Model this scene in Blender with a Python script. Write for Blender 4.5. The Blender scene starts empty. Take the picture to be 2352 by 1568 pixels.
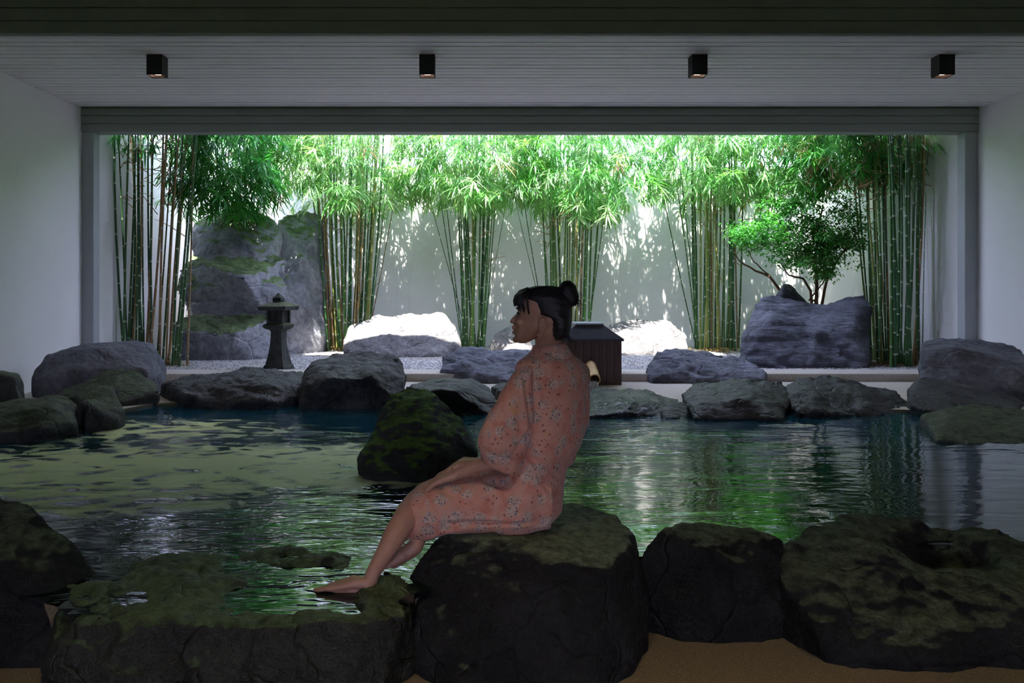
import bpy, bmesh, math, random
import numpy as np
from mathutils import Vector, Matrix, noise as mnoise

random.seed(7)
R = math.radians
SC = bpy.context.scene
COL = SC.collection

# ------------------------------------------------------------------ camera, sky, sun, exposure
F = 1829.0                 # focal length in pixels of the 2352 x 1568 frame
U0, V0 = 1100.0, 655.0     # vanishing point of the room's depth lines
CZ = 1.04                  # eye height above the pool water (water is z = 0)
cam_d = bpy.data.cameras.new('camera')
cam_d.sensor_width = 36.0
cam_d.lens = F * 36.0 / 2352.0
cam_d.shift_x = (1176 - U0) / 2352.0
cam_d.shift_y = -(784 - V0) / 2352.0
cam_d.clip_start = 0.05
cam_d.clip_end = 200
cam = bpy.data.objects.new('camera', cam_d)
cam.location = (0, 0, CZ)
cam.rotation_euler = (R(90), 0, 0)
COL.objects.link(cam)
SC.camera = cam

world = bpy.data.worlds.new('sky')
SC.world = world
world.use_nodes = True
bg = world.node_tree.nodes['Background']
bg.inputs['Color'].default_value = (0.61, 0.62, 1.0, 1)
bg.inputs['Strength'].default_value = 5.4

sun_d = bpy.data.lights.new('sun', 'SUN')
sun_d.energy = 11.0
sun_d.angle = R(0.6)
sun_d.color = (1.0, 0.95, 0.88)
sun = bpy.data.objects.new('sun', sun_d)
# the sun stands high behind the roof, a little to the left
sdir = Vector((0.05, 0.42, -1.0)).normalized()
sun.rotation_euler = sdir.to_track_quat('-Z', 'Y').to_euler()
sun.location = (-3, -4, 14)
COL.objects.link(sun)

SC.view_settings.view_transform = 'Standard'
SC.view_settings.look = 'None'
SC.view_settings.exposure = 1.1
SC.view_settings.gamma = 1.0
SC.view_settings.use_curve_mapping = False
SC.cycles.use_denoising = True
SC.cycles.use_adaptive_sampling = True
SC.cycles.adaptive_threshold = 0.09
SC.cycles.adaptive_min_samples = 20
SC.cycles.max_bounces = 6
SC.cycles.diffuse_bounces = 4
SC.cycles.glossy_bounces = 2
SC.cycles.transmission_bounces = 4
SC.cycles.transparent_max_bounces = 6
SC.cycles.sample_clamp_indirect = 3.0
SC.cycles.caustics_reflective = False
SC.cycles.caustics_refractive = False

# ------------------------------------------------------------------ helpers
def P(u, v, d):
    """photo pixel at distance d (metres along the view axis) -> point in the place"""
    return Vector(((u - U0) / F * d, d, CZ + (V0 - v) / F * d))

def tag(o, label=None, cat=None, group=None, kind=None):
    if label: o['label'] = label
    if cat: o['category'] = cat
    if group: o['group'] = group
    if kind: o['kind'] = kind
    return o

def empty(name, loc=(0, 0, 0), parent=None):
    o = bpy.data.objects.new(name, None)
    o.empty_display_size = 0.1
    COL.objects.link(o)
    o.location = loc
    if parent: o.parent = parent
    return o

def link(name, me, parent=None, loc=None):
    o = bpy.data.objects.new(name, me)
    COL.objects.link(o)
    if parent: o.parent = parent
    if loc is not None: o.location = loc
    return o

def mesh_from(name, verts, faces, mat=None, smooth=False):
    me = bpy.data.meshes.new(name)
    me.from_pydata([tuple(v) for v in verts], [], faces)
    if mat: me.materials.append(mat)
    if smooth: me.polygons.foreach_set('use_smooth', [True] * len(me.polygons))
    me.update()
    return me

def bm_mesh(name, bm, mat=None, smooth=False):
    me = bpy.data.meshes.new(name)
    bm.to_mesh(me); bm.free()
    if mat: me.materials.append(mat)
    if smooth: me.polygons.foreach_set('use_smooth', [True] * len(me.polygons))
    me.update()
    return me

def box_mesh(name, x0, x1, y0, y1, z0, z1, mat, bevel=0.0):
    bm = bmesh.new()
    bmesh.ops.create_cube(bm, size=1.0)
    for v in bm.verts:
        v.co = Vector(((x0 + x1) / 2 + v.co.x * (x1 - x0), (y0 + y1) / 2 + v.co.y * (y1 - y0), (z0 + z1) / 2 + v.co.z * (z1 - z0)))
    if bevel:
        bmesh.ops.bevel(bm, geom=bm.edges[:], offset=bevel, segments=1, affect='EDGES')
    return bm_mesh(name, bm, mat)

def box(name, x0, x1, y0, y1, z0, z1, mat, parent=None, bevel=0.0, kind=None):
    o = link(name, box_mesh(name, x0, x1, y0, y1, z0, z1, mat, bevel), parent)
    if kind: o['kind'] = kind
    return o

class Geo:
    """collects raw vertices and faces"""
    rs = 1.0
    def __init__(s): s.v = []; s.f = []
    def add(s, verts, faces):
        n = len(s.v)
        s.v += [Vector(v) for v in verts]
        s.f += [tuple(i + n for i in f) for f in faces]
    def tube(s, pts, rad, seg=8, cap=True):
        pts = [Vector(p) for p in pts]
        if not hasattr(rad, '__len__'): rad = [rad] * len(pts)
        rings = []
        t0 = (pts[1] - pts[0]).normalized()
        a = Vector((0, 0, 1)) if abs(t0.z) < 0.8 else Vector((1, 0, 0))
        nx = t0.cross(a).normalized()
        for i, p in enumerate(pts):
            t = (pts[min(i + 1, len(pts) - 1)] - pts[max(i - 1, 0)]).normalized()
            nx = (nx - t * nx.dot(t)).normalized()
            ny = t.cross(nx)
            rings.append([p + (nx * math.cos(2 * math.pi * k / seg) + ny * math.sin(2 * math.pi * k / seg)) * rad[i] for k in range(seg)])
        s.loft(rings, cap)
    def loft(s, rings, cap=True):
        n = len(rings[0]); verts = [p for r in rings for p in r]; faces = []
        for i in range(len(rings) - 1):
            for k in range(n):
                k2 = (k + 1) % n
                faces.append((i * n + k, i * n + k2, (i + 1) * n + k2, (i + 1) * n + k))
        if cap:
            faces.append(tuple(range(n - 1, -1, -1)))
            faces.append(tuple(range((len(rings) - 1) * n, len(rings) * n)))
        s.add(verts, faces)
    def ball(s, c, r, seg=14, rot=None):
        c = Vector(c)
        if not hasattr(r, '__len__'): r = (r, r, r)
        rings = []; m = seg // 2
        verts = []; faces = []
        for i in range(1, m):
            ph = math.pi * i / m
            for k in range(seg):
                th = 2 * math.pi * k / seg
                q = Vector((r[0] * math.sin(ph) * math.cos(th), r[1] * math.sin(ph) * math.sin(th), r[2] * math.cos(ph)))
                verts.append(c + (rot @ q if rot else q))
        top = Vector((0, 0, r[2])); bot = -top
        verts.append(c + (rot @ top if rot else top)); verts.append(c + (rot @ bot if rot else bot))
        for i in range(m - 2):
            for k in range(seg):
                k2 = (k + 1) % seg
                faces.append((i * seg + k, (i + 1) * seg + k, (i + 1) * seg + k2, i * seg + k2))
        T = len(verts) - 2; B = T + 1
        for k in range(seg):
            k2 = (k + 1) % seg
            faces.append((T, k, k2)); faces.append((B, (m - 2) * seg + k2, (m - 2) * seg + k))
        s.add(verts, faces)
    def limb(s, pts, rad, seg=14):
        """tapered limb with rounded ends"""
        pts = [Vector(p) for p in pts]; rad = [r * Geo.rs for r in rad]
        s.tube(pts, rad, seg)
        for p, r in zip(pts, rad): s.ball(p, r * 0.99, seg)
    def hull(s, pts):
        bm = bmesh.new()
        for p in pts: bm.verts.new(p)
        res = bmesh.ops.convex_hull(bm, input=bm.verts[:])
        junk = list({e for e in res['geom_interior'] + res['geom_unused'] if isinstance(e, bmesh.types.BMVert)})
        if junk: bmesh.ops.delete(bm, geom=junk, context='VERTS')
        bm.verts.index_update()
        s.add([v.co.copy() for v in bm.verts], [[v.index for v in f.verts] for f in bm.faces])
        bm.free()
    def mesh(s, name, mat=None, smooth=False):
        return mesh_from(name, s.v, s.f, mat, smooth)
    def remesh(s, name, voxel, smooth_it=4, mat=None, factor=0.5):
        me = s.mesh('tmp')
        o = bpy.data.objects.new('tmp', me); COL.objects.link(o)
        m = o.modifiers.new('r', 'REMESH'); m.mode = 'VOXEL'; m.voxel_size = voxel; m.adaptivity = 0
        if smooth_it:
            k = o.modifiers.new('s', 'SMOOTH'); k.factor = factor; k.iterations = smooth_it
        dg = bpy.context.evaluated_depsgraph_get()
        out = bpy.data.meshes.new_from_object(o.evaluated_get(dg))
        bpy.data.objects.remove(o); bpy.data.meshes.remove(me)
        out.name = name
        out.materials.clear()
        if mat: out.materials.append(mat)
        out.polygons.foreach_set('use_smooth', [True] * len(out.polygons))
        return out

def co_get(me):
    a = np.empty(len(me.vertices) * 3); me.vertices.foreach_get('co', a); return a.reshape(-1, 3)
def no_get(me):
    a = np.empty(len(me.vertices) * 3); me.vertices.foreach_get('normal', a); return a.reshape(-1, 3)
def co_set(me, a):
    me.vertices.foreach_set('co', np.asarray(a).ravel()); me.update()

def rebase(me):
    """move the mesh so that its origin is the middle of its base; returns the base point"""
    a = co_get(me)
    c = np.array([(a[:, 0].min() + a[:, 0].max()) / 2, (a[:, 1].min() + a[:, 1].max()) / 2, a[:, 2].min()])
    co_set(me, a - c)
    return Vector(c)

# ------------------------------------------------------------------ materials
def new_mat(name):
    m = bpy.data.materials.new(name); m.use_nodes = True
    nt = m.node_tree
    return m, nt, nt.nodes['Principled BSDF']
def nd(nt, t, **kw):
    n = nt.nodes.new(t)
    for k, v in kw.items():
        if k in n.inputs: n.inputs[k].default_value = v
        else: setattr(n, k, v)
    return n
def ramp(nt, fac, stops, interp='LINEAR'):
    r = nt.nodes.new('ShaderNodeValToRGB'); r.color_ramp.interpolation = interp
    els = r.color_ramp.elements
    while len(els) < len(stops): els.new(0.5)
    for e, (p, c) in zip(els, stops):
        e.position = p; e.color = (c[0], c[1], c[2], 1) if hasattr(c, '__len__') else (c, c, c, 1)
    nt.links.new(fac, r.inputs['Fac'])
    return r
def mixc(nt, fac, a, b, mode='MIX'):
    m = nt.nodes.new('ShaderNodeMix'); m.data_type = 'RGBA'; m.blend_type = mode
    for s, val in ((m.inputs[0], fac), (m.inputs[6], a), (m.inputs[7], b)):
        if hasattr(val, 'is_output'): nt.links.new(val, s)
        elif hasattr(val, '__len__'): s.default_value = (val[0], val[1], val[2], 1)
        else: s.default_value = val
    return m.outputs[2]
def math_n(nt, op, a, b=None, clamp=False):
    m = nt.nodes.new('ShaderNodeMath'); m.operation = op; m.use_clamp = clamp
    for s, val in ((m.inputs[0], a), (m.inputs[1], b)):
        if val is None: continue
        if hasattr(val, 'is_output'): nt.links.new(val, s)
        else: s.default_value = val
    return m.outputs[0]
def coords(nt, kind='Object', scale=(1, 1, 1), loc=(0, 0, 0)):
    tc = nt.nodes.new('ShaderNodeTexCoord'); mp = nt.nodes.new('ShaderNodeMapping')
    mp.inputs['Scale'].default_value = scale; mp.inputs['Location'].default_value = loc
    nt.links.new(tc.outputs[kind], mp.inputs['Vector'])
    return mp.outputs['Vector']
def noise_n(nt, vec, scale, detail=4, rough=0.55, dist=0.0):
    n = nt.nodes.new('ShaderNodeTexNoise')
    n.inputs['Scale'].default_value = scale; n.inputs['Detail'].default_value = detail
    n.inputs['Roughness'].default_value = rough; n.inputs['Distortion'].default_value = dist
    nt.links.new(vec, n.inputs['Vector'])
    return n.outputs['Fac']
def bump_n(nt, h, strength, dist, bsdf, prev=None):
    b = nt.nodes.new('ShaderNodeBump'); b.inputs['Strength'].default_value = strength; b.inputs['Distance'].default_value = dist
    nt.links.new(h, b.inputs['Height'])
    if prev: nt.links.new(prev, b.inputs['Normal'])
    nt.links.new(b.outputs['Normal'], bsdf.inputs['Normal'])
    return b.outputs['Normal']

def plain(name, col, rough=0.7, var=0.12, scale=3.0, bump=0.0, bscale=60.0, spec=0.3, metal=0.0, stretch=(1, 1, 1)):
    m, nt, b = new_mat(name)
    v = coords(nt, 'Object', stretch)
    n = noise_n(nt, v, scale, 5, 0.6)
    lo = [c * (1 - var) for c in col]; hi = [min(1, c * (1 + var)) for c in col]
    r = ramp(nt, n, [(0.3, lo), (0.7, hi)])
    nt.links.new(r.outputs['Color'], b.inputs['Base Color'])
    b.inputs['Roughness'].default_value = rough
    b.inputs['Specular IOR Level'].default_value = spec
    b.inputs['Metallic'].default_value = metal
    if bump:
        bump_n(nt, noise_n(nt, v, bscale, 3), bump, 0.01, b)
    return m

def rock_mat(name, dark, light, moss=None, moss_amt=0.0, moss_lo=0.15, rough=0.75, scale=3.0, strata=0.0, bump=0.6, spec=0.35, speck=0.25):
    m, nt, b = new_mat(name)
    v = coords(nt, 'Object')
    n1 = noise_n(nt, v, scale, 5, 0.62, 0.6)
    n2 = noise_n(nt, v, scale * 9, 4, 0.7)
    c = ramp(nt, n1, [(0.30, dark), (0.72, light)]).outputs['Color']
    fine = ramp(nt, n2, [(0.3, 0.55), (0.75, 1.25)]).outputs['Color']
    c = mixc(nt, 1.0, c, fine, 'MULTIPLY')
    h = math_n(nt, 'ADD', math_n(nt, 'MULTIPLY', n1, 1.0), math_n(nt, 'MULTIPLY', n2, 0.35))
    if strata:
        vs = coords(nt, 'Object', (1.2, 1.2, 11.0))
        ns = noise_n(nt, vs, 2.2, 6, 0.6, 0.9)
        h = math_n(nt, 'ADD', h, math_n(nt, 'MULTIPLY', ns, strata))
    # cracks
    vo = nt.nodes.new('ShaderNodeTexVoronoi'); vo.feature = 'DISTANCE_TO_EDGE'; vo.inputs['Scale'].default_value = scale * 0.8
    wv = nt.nodes.new('ShaderNodeVectorMath'); wv.operation = 'ADD'
    nz = nt.nodes.new('ShaderNodeTexNoise'); nz.inputs['Scale'].default_value = scale * 1.5; nz.inputs['Detail'].default_value = 2
    nt.links.new(v, nz.inputs['Vector']); nt.links.new(v, wv.inputs[0])
    sc = nt.nodes.new('ShaderNodeVectorMath'); sc.operation = 'SCALE'; sc.inputs['Scale'].default_value = 0.9 / scale
    nt.links.new(nz.outputs['Color'], sc.inputs[0]); nt.links.new(sc.outputs[0], wv.inputs[1])
    nt.links.new(wv.outputs[0], vo.inputs['Vector'])
    ck = ramp(nt, vo.outputs['Distance'], [(0.0, 0.0), (0.035, 1.0)]).outputs['Color']
    h = math_n(nt, 'ADD', h, math_n(nt, 'MULTIPLY', ck, 0.22))
    if moss:
        g = nt.nodes.new('ShaderNodeNewGeometry'); sx = nt.nodes.new('ShaderNodeSeparateXYZ')
        nt.links.new(g.outputs['Normal'], sx.inputs[0])
        nm = noise_n(nt, v, scale * 1.4, 4, 0.65)
        k = math_n(nt, 'ADD', math_n(nt, 'MULTIPLY', math_n(nt, 'POWER', math_n(nt, 'MAXIMUM', sx.outputs['Z'], 0.0), 2.0), 1.0), math_n(nt, 'MULTIPLY', nm, 0.9))
        k = math_n(nt, 'SUBTRACT', k, 0.30 - moss_amt)
        k = ramp(nt, k, [(0.80, 0.0), (1.12, 1.0)]).outputs['Color']
        mc = ramp(nt, noise_n(nt, v, scale * 5, 4, 0.75), [(0.32, [x * 0.25 for x in moss]), (0.66, [x * 1.25 for x in moss])]).outputs['Color']
        c = mixc(nt, k, c, mc)
        h = math_n(nt, 'ADD', h, math_n(nt, 'MULTIPLY', noise_n(nt, v, scale * 40, 3), 0.12))
    nt.links.new(c, b.inputs['Base Color'])
    rr = ramp(nt, n2, [(0.2, rough - 0.12), (0.8, min(1, rough + 0.12))]).outputs['Color']
    nt.links.new(rr, b.inputs['Roughness'])
    b.inputs['Specular IOR Level'].default_value = spec
    bump_n(nt, h, bump, 0.05, b)
    return m

M = {}
M['wall'] = plain('white_plaster', (0.86, 0.86, 0.86), 0.9, 0.03, 1.2, 0.05, 40)
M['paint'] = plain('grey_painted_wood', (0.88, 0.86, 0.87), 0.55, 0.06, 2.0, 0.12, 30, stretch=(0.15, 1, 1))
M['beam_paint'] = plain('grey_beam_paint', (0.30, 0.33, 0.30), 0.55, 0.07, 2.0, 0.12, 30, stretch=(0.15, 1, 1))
M['column'] = plain('grey_column_paint', (0.40, 0.42, 0.44), 0.6, 0.05, 2.0)
M['grass'] = plain('lawn', (0.10, 0.14, 0.06), 0.9, 0.3, 4)
M['dark_gap'] = plain('dark_board_gap', (0.05, 0.05, 0.05), 0.9)
M['black_metal'] = plain('black_powder_coat', (0.012, 0.013, 0.016), 0.5, 0.1, 20)
M['copper'] = plain('copper_reflector', (0.75, 0.42, 0.28), 0.3, 0.05, 10, metal=0.8)

def sand_mat():
    m, nt, b = new_mat('fine_sand_wash')
    v = coords(nt, 'Object')
    n = noise_n(nt, v, 240, 3, 0.7)
    n0 = noise_n(nt, v, 1.2, 4)
    c = ramp(nt, n, [(0.32, (0.09, 0.065, 0.030)), (0.5, (0.21, 0.16, 0.08)), (0.68, (0.36, 0.29, 0.17))]).outputs['Color']
    c = mixc(nt, 0.5, c, ramp(nt, n0, [(0.3, 0.7), (0.7, 1.0)]).outputs['Color'], 'MULTIPLY')
    nt.links.new(c, b.inputs['Base Color']); b.inputs['Roughness'].default_value = 0.85
    bump_n(nt, n, 0.5, 0.004, b)
    return m
M['sand'] = sand_mat()

def granite_mat():
    m, nt, b = new_mat('washed_terrazzo')
    v = coords(nt, 'Object')
    n = noise_n(nt, v, 160, 3, 0.7)
    c = ramp(nt, n, [(0.35, (0.30, 0.27, 0.22)), (0.5, (0.52, 0.48, 0.42)), (0.66, (0.66, 0.62, 0.57))]).outputs['Color']
    nt.links.new(c, b.inputs['Base Color']); b.inputs['Roughness'].default_value = 0.8
    bump_n(nt, n, 0.3, 0.003, b)
    return m
M['granite'] = granite_mat()

def gravel_mat():
    m, nt, b = new_mat('grey_gravel')
    v = coords(nt, 'Object')
    vo = nt.nodes.new('ShaderNodeTexVoronoi'); vo.inputs['Scale'].default_value = 55
    nt.links.new(v, vo.inputs['Vector'])
    s = nt.nodes.new('ShaderNodeSeparateColor'); nt.links.new(vo.outputs['Color'], s.inputs[0])
    c = ramp(nt, s.outputs[0], [(0.0, (0.16, 0.16, 0.18)), (0.5, (0.36, 0.35, 0.36)), (1.0, (0.72, 0.70, 0.68))]).outputs['Color']
    n0 = noise_n(nt, v, 0.9, 3)
    c = mixc(nt, ramp(nt, n0, [(0.5, 0.0), (0.7, 0.35)]).outputs['Color'], c, (0.36, 0.25, 0.13))
    nt.links.new(c, b.inputs['Base Color']); b.inputs['Roughness'].default_value = 0.85
    h = math_n(nt, 'SUBTRACT', 1.0, vo.outputs['Distance'])
    bump_n(nt, h, 0.9, 0.012, b)
    return m
M['gravel'] = gravel_mat()

M['rock_blue'] = rock_mat('slate_grey_stone', (0.07, 0.075, 0.095), (0.24, 0.25, 0.30), rough=0.85, scale=2.2, strata=0.5, bump=0.75)
M['rock_pale'] = rock_mat('pale_stone', (0.13, 0.127, 0.13), (0.28, 0.272, 0.272), rough=0.85, scale=2.6, strata=0.3, bump=0.7)
M['rock_cliff'] = rock_mat('cliff_stone', (0.13, 0.14, 0.16), (0.40, 0.40, 0.43), moss=(0.13, 0.19, 0.075), moss_amt=0.42, rough=0.85, scale=1.6, bump=0.9)
M['rock_strata'] = rock_mat('layered_slate', (0.085, 0.09, 0.115), (0.24, 0.25, 0.30), rough=0.8, scale=1.6, strata=1.6, bump=0.9)
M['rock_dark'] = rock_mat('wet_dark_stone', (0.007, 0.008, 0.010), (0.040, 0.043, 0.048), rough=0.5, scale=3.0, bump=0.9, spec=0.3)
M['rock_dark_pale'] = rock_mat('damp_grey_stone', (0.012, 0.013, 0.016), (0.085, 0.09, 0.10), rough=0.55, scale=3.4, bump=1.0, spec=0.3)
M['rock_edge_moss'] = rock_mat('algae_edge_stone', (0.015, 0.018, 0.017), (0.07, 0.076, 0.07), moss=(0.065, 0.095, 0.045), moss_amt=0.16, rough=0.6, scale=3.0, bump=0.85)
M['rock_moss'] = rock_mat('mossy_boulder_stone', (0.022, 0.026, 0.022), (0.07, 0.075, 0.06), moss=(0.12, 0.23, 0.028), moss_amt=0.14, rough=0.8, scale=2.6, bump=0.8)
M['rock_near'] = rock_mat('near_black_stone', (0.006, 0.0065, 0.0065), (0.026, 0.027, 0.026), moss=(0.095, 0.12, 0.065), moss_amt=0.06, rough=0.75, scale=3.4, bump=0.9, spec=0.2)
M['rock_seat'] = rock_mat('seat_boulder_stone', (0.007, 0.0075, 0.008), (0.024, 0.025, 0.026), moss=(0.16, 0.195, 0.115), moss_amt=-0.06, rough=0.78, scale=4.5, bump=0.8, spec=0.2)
M['rock_wet'] = rock_mat('water_running_stone', (0.007, 0.009, 0.010), (0.040, 0.046, 0.046), rough=0.26, scale=6.0, bump=1.0, spec=0.6)
M['rock_ledge'] = rock_mat('algae_ledge_stone', (0.008, 0.010, 0.008), (0.030, 0.034, 0.024), moss=(0.08, 0.125, 0.045), moss_amt=0.10, rough=0.55, scale=4.0, bump=0.9, spec=0.45)

# ------------------------------------------------------------------ the room
XL, XR = -4.29, 5.39
ZC = 2.954          # underside of the ceiling boards
ZB = 2.695          # underside of the beams
YC = 8.60           # line of the columns
YB = 12.5           # courtyard back wall
ZW = 2.90           # top of the courtyard walls
ZF = 0.02           # floor
REAR = -3.2

def prism_x(name, prof, x0, x1, mat):
    """profile in y,z pushed along x"""
    n = len(prof)
    vs = [(x0, y, z) for y, z in prof] + [(x1, y, z) for y, z in prof]
    fs = [tuple(range(n - 1, -1, -1)), tuple(range(n, 2 * n))]
    fs += [(i, (i + 1) % n, n + (i + 1) % n, n + i) for i in range(n)]
    return mesh_from(name, vs, fs, mat)

side = [(REAR - 0.2, -0.6), (YB + 0.2, -0.6), (YB + 0.2, ZW), (8.78, ZW), (8.78, 3.25), (REAR - 0.2, 3.25)]
tag(link('wall_left', prism_x('wall_left', side, XL - 0.22, XL, M['wall'])), 'white plaster side wall left of the pool and courtyard', 'wall', kind='structure')
tag(link('wall_right', prism_x('wall_right', side, XR, XR + 0.22, M['wall'])), 'white plaster side wall right of the pool and courtyard', 'wall', kind='structure')
tag(box('wall_back', XL, XR, YB, YB + 0.2, -0.6, ZW, M['wall']), 'white courtyard wall behind the bamboo clumps', 'wall', kind='structure')
# unseen rear wall, with an opening added to let in fill light
bm = bmesh.new()
WX0, WX1, WZ0, WZ1 = -1.05, 1.15, 0.15, 1.65
o4 = [bm.verts.new((x, REAR, z)) for x, z in ((XL, -0.6), (XR, -0.6), (XR, 3.25), (XL, 3.25))]
i4 = [bm.verts.new((x, REAR, z)) for x, z in ((WX0, WZ0), (WX1, WZ0), (WX1, WZ1), (WX0, WZ1))]
for k in range(4): bm.faces.new((o4[k], o4[(k + 1) % 4], i4[(k + 1) % 4], i4[k]))
ex = bmesh.ops.extrude_face_region(bm, geom=bm.faces[:])
for v in ex['geom']:
    if isinstance(v, bmesh.types.BMVert): v.co.y -= 0.2
bmesh.ops.recalc_face_normals(bm, faces=bm.faces[:])
tag(link('wall_rear', bm_mesh('wall_rear', bm, M['wall'])), 'white wall with a wide opening behind the viewer', 'wall', kind='structure')
w1 = tag(box('window_1', WX0, WX1, REAR - 0.13, REAR - 0.07, WZ1 - 0.06, WZ1, M['column']), 'wide window opening behind the viewer', 'window', kind='structure')
for x in (WX0 + 0.03, 0.05, WX1 - 0.03): box('mullion', x - 0.03, x + 0.03, REAR - 0.13, REAR - 0.07, WZ0, WZ1 - 0.06, M['column'], w1)
box('window_sill', WX0, WX1, REAR - 0.2, REAR + 0.03, WZ0 - 0.04, WZ0, M['column'], w1)
vs = [(-60, -60, -0.62), (60, -60, -0.62), (60, 60, -0.62), (-60, 60, -0.62)]
tag(link('lawn', mesh_from('lawn', vs, [(0, 1, 2, 3)], M['grass'])), 'green lawn outside the walls', 'lawn', kind='structure')  # added out of view; its green bounces tinted sunlight into the room

# ceiling slab and its boards (the near bay stays one slab, out of view)
ceil = tag(box('ceiling', XL, XR, REAR, YC + 0.18, ZC + 0.022, 3.24, M['dark_gap']), 'grey painted board ceiling over the pool', 'ceiling', kind='structure')
bw = 0.108
bm_board = {}
y = 5.30; i = 0
while y + bw < YC + 0.01:
    key = i % 4
    if key not in bm_board:
        bm_board[key] = box_mesh('ceiling_board', XL, XR, 0.007, bw - 0.007, 0, 0.022 + 0.002 * (key % 2), M['paint'], 0.003)
    link('ceiling_board', bm_board[key], ceil, (0, y, ZC - (0.0018 if i % 3 == 1 else 0)))
    y += bw; i += 1

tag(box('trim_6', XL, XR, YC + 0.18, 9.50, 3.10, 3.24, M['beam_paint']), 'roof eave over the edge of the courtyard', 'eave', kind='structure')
def beam(name, label, y0, y1, nb):
    o = tag(box(name, XL, XR, y0, y1, ZB, ZC + 0.03, M['beam_paint']), label, 'beam', kind='structure')
    h = (ZC - ZB) / nb
    me = box_mesh('beam_board', XL, XR, -0.018, 0, 0.003, h - 0.003, M['beam_paint'], 0.003)
    for k in range(nb): link('beam_board', me, o, (0, y0, ZB + k * h))
    return o
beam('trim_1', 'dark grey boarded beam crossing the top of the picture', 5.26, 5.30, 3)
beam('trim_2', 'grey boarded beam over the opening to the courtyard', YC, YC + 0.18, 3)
tag(box('trim_3', XL, XL + 0.128, YC, YC + 0.14, ZF, ZB, M['column'], bevel=0.004), 'slim grey column against the left wall', 'column', kind='structure')
tag(box('trim_4', XR - 0.14, XR, YC, YC + 0.14, ZF, ZB, M['column'], bevel=0.004), 'slim grey column against the right wall', 'column', kind='structure')

# ceiling downlights
def lamp(x, y, label, energy, group):
    t = empty('ceiling_lamp', (x, y, ZC - 0.168))
    tag(t, label, 'lamp', group)
    w = 0.064; tk = 0.008
    bm = bmesh.new()
    # square open-ended can
    for (x0, x1, y0, y1) in ((-w, w, -w, -w + tk), (-w, w, w - tk, w), (-w, -w + tk, -w + tk, w - tk), (w - tk, w, -w + tk, w - tk)):
        r = bmesh.ops.create_cube(bm, size=1)
        for v in r['verts']: v.co = Vector(((x0 + x1) / 2 + v.co.x * (x1 - x0), (y0 + y1) / 2 + v.co.y * (y1 - y0), 0.084 + v.co.z * 0.168))
    bmesh.ops.remove_doubles(bm, verts=bm.verts[:], dist=1e-5)
    link('lamp_body', bm_mesh('lamp_body', bm, M['black_metal']), t)
    g = Geo(); n = 20
    ro = [(w - tk) for k in range(n)]
    outer = []
    for k in range(n):
        a = 2 * math.pi * k / n; c, s_ = math.cos(a), math.sin(a); q = (w - tk) / max(abs(c), abs(s_))
        outer.append(Vector((c * q, s_ * q, 0.004)))
    inner = [Vector((math.cos(2 * math.pi * k / n) * 0.034, math.sin(2 * math.pi * k / n) * 0.034, 0.020)) for k in range(n)]
    g.loft([outer, inner], cap=False)
    link('reflector', g.mesh('reflector', M['copper']), t)
    g = Geo()
    g.add(inner, [tuple(range(n))])
    link('bulb', g.mesh('bulb', M['bulb']), t)
    ld = bpy.data.lights.new('lamp_light', 'SPOT'); ld.energy = energy; ld.color = (1.0, 0.80, 0.58)
    ld.spot_size = R(88); ld.spot_blend = 0.9; ld.shadow_soft_size = 0.03
    lo = bpy.data.objects.new('lamp_light', ld); COL.objects.link(lo); lo.parent = t; lo.location = (0, 0, -0.01)
    return t
m, nt, b = new_mat('warm_bulb'); b.inputs['Emission Color'].default_value = (1.0, 0.78, 0.5, 1); b.inputs['Emission Strength'].default_value = 3.0; M['bulb'] = m
LD = 6.66
lamp(-2.69 + 0.0, LD, 'black cube downlight nearest the left wall', 10, 'cube downlights on the boarded ceiling')
lamp(-0.43, LD, 'black cube downlight left of centre above the moss boulder', 10, 'cube downlights on the boarded ceiling')
lamp(1.83, LD, 'black cube downlight right of centre above the wooden box', 10, 'cube downlights on the boarded ceiling')
lamp(3.88, LD, 'black cube downlight nearest the right wall', 10, 'cube downlights on the boarded ceiling')
for k, x in enumerate((-2.3, -0.35, 1.5, 3.2)):  # row added out of view to light the woman and near floor
    lamp(x, 1.35, ['black cube downlight in the near ceiling bay, farthest left', 'black cube downlight above the near floor, left of the seated woman', 'black cube downlight above the near floor, right of the seated woman', 'black cube downlight in the near ceiling bay, farthest right'][k], (5, 34, 26, 5)[k], 'cube downlights over the near floor')

# floor with the pool opening: a lower floor on the viewer's side, the deck around the far side
ZN = -0.22
POOL_FAR = [(4.35, 4.5), (4.2, 5.5), (3.85, 6.45), (2.1, 6.85), (0.3, 6.95), (-1.5, 7.05), (-2.8, 6.9), (-3.3, 5.75), (-3.75, 4.6)]
POOL_NEAR = [(-3.4, 3.4), (-2.0, 2.95), (-1.30, 2.60), (-1.15, 2.50), (-0.34, 2.50), (-0.2, 2.75), (0.0, 2.95), (0.5, 3.08), (1.2, 3.10), (1.6, 3.2), (2.4, 3.30), (3.6, 3.4)]
POOL = POOL_FAR + POOL_NEAR
bm = bmesh.new()
far = [(XR, 3.4), (XR, 8.44), (XL, 8.44), (XL, 3.4)] + [POOL_NEAR[0]] + POOL_FAR[::-1] + [POOL_NEAR[-1]]
bm.faces.new([bm.verts.new((x, y, ZF)) for x, y in far]).material_index = 1
near = [(XL, REAR), (XR, REAR), (XR, 3.4)] + POOL_NEAR[::-1] + [(XL, 3.4)]
bm.faces.new([bm.verts.new((x, y, ZN)) for x, y in near])
def wall_strip(pts, z0, z1):
    for k in range(len(pts) - 1):
        (x0, y0), (x1, y1) = pts[k], pts[k + 1]
        bm.faces.new([bm.verts.new(q) for q in ((x0, y0, z0), (x1, y1, z0), (x1, y1, z1), (x0, y0, z1))])
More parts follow.
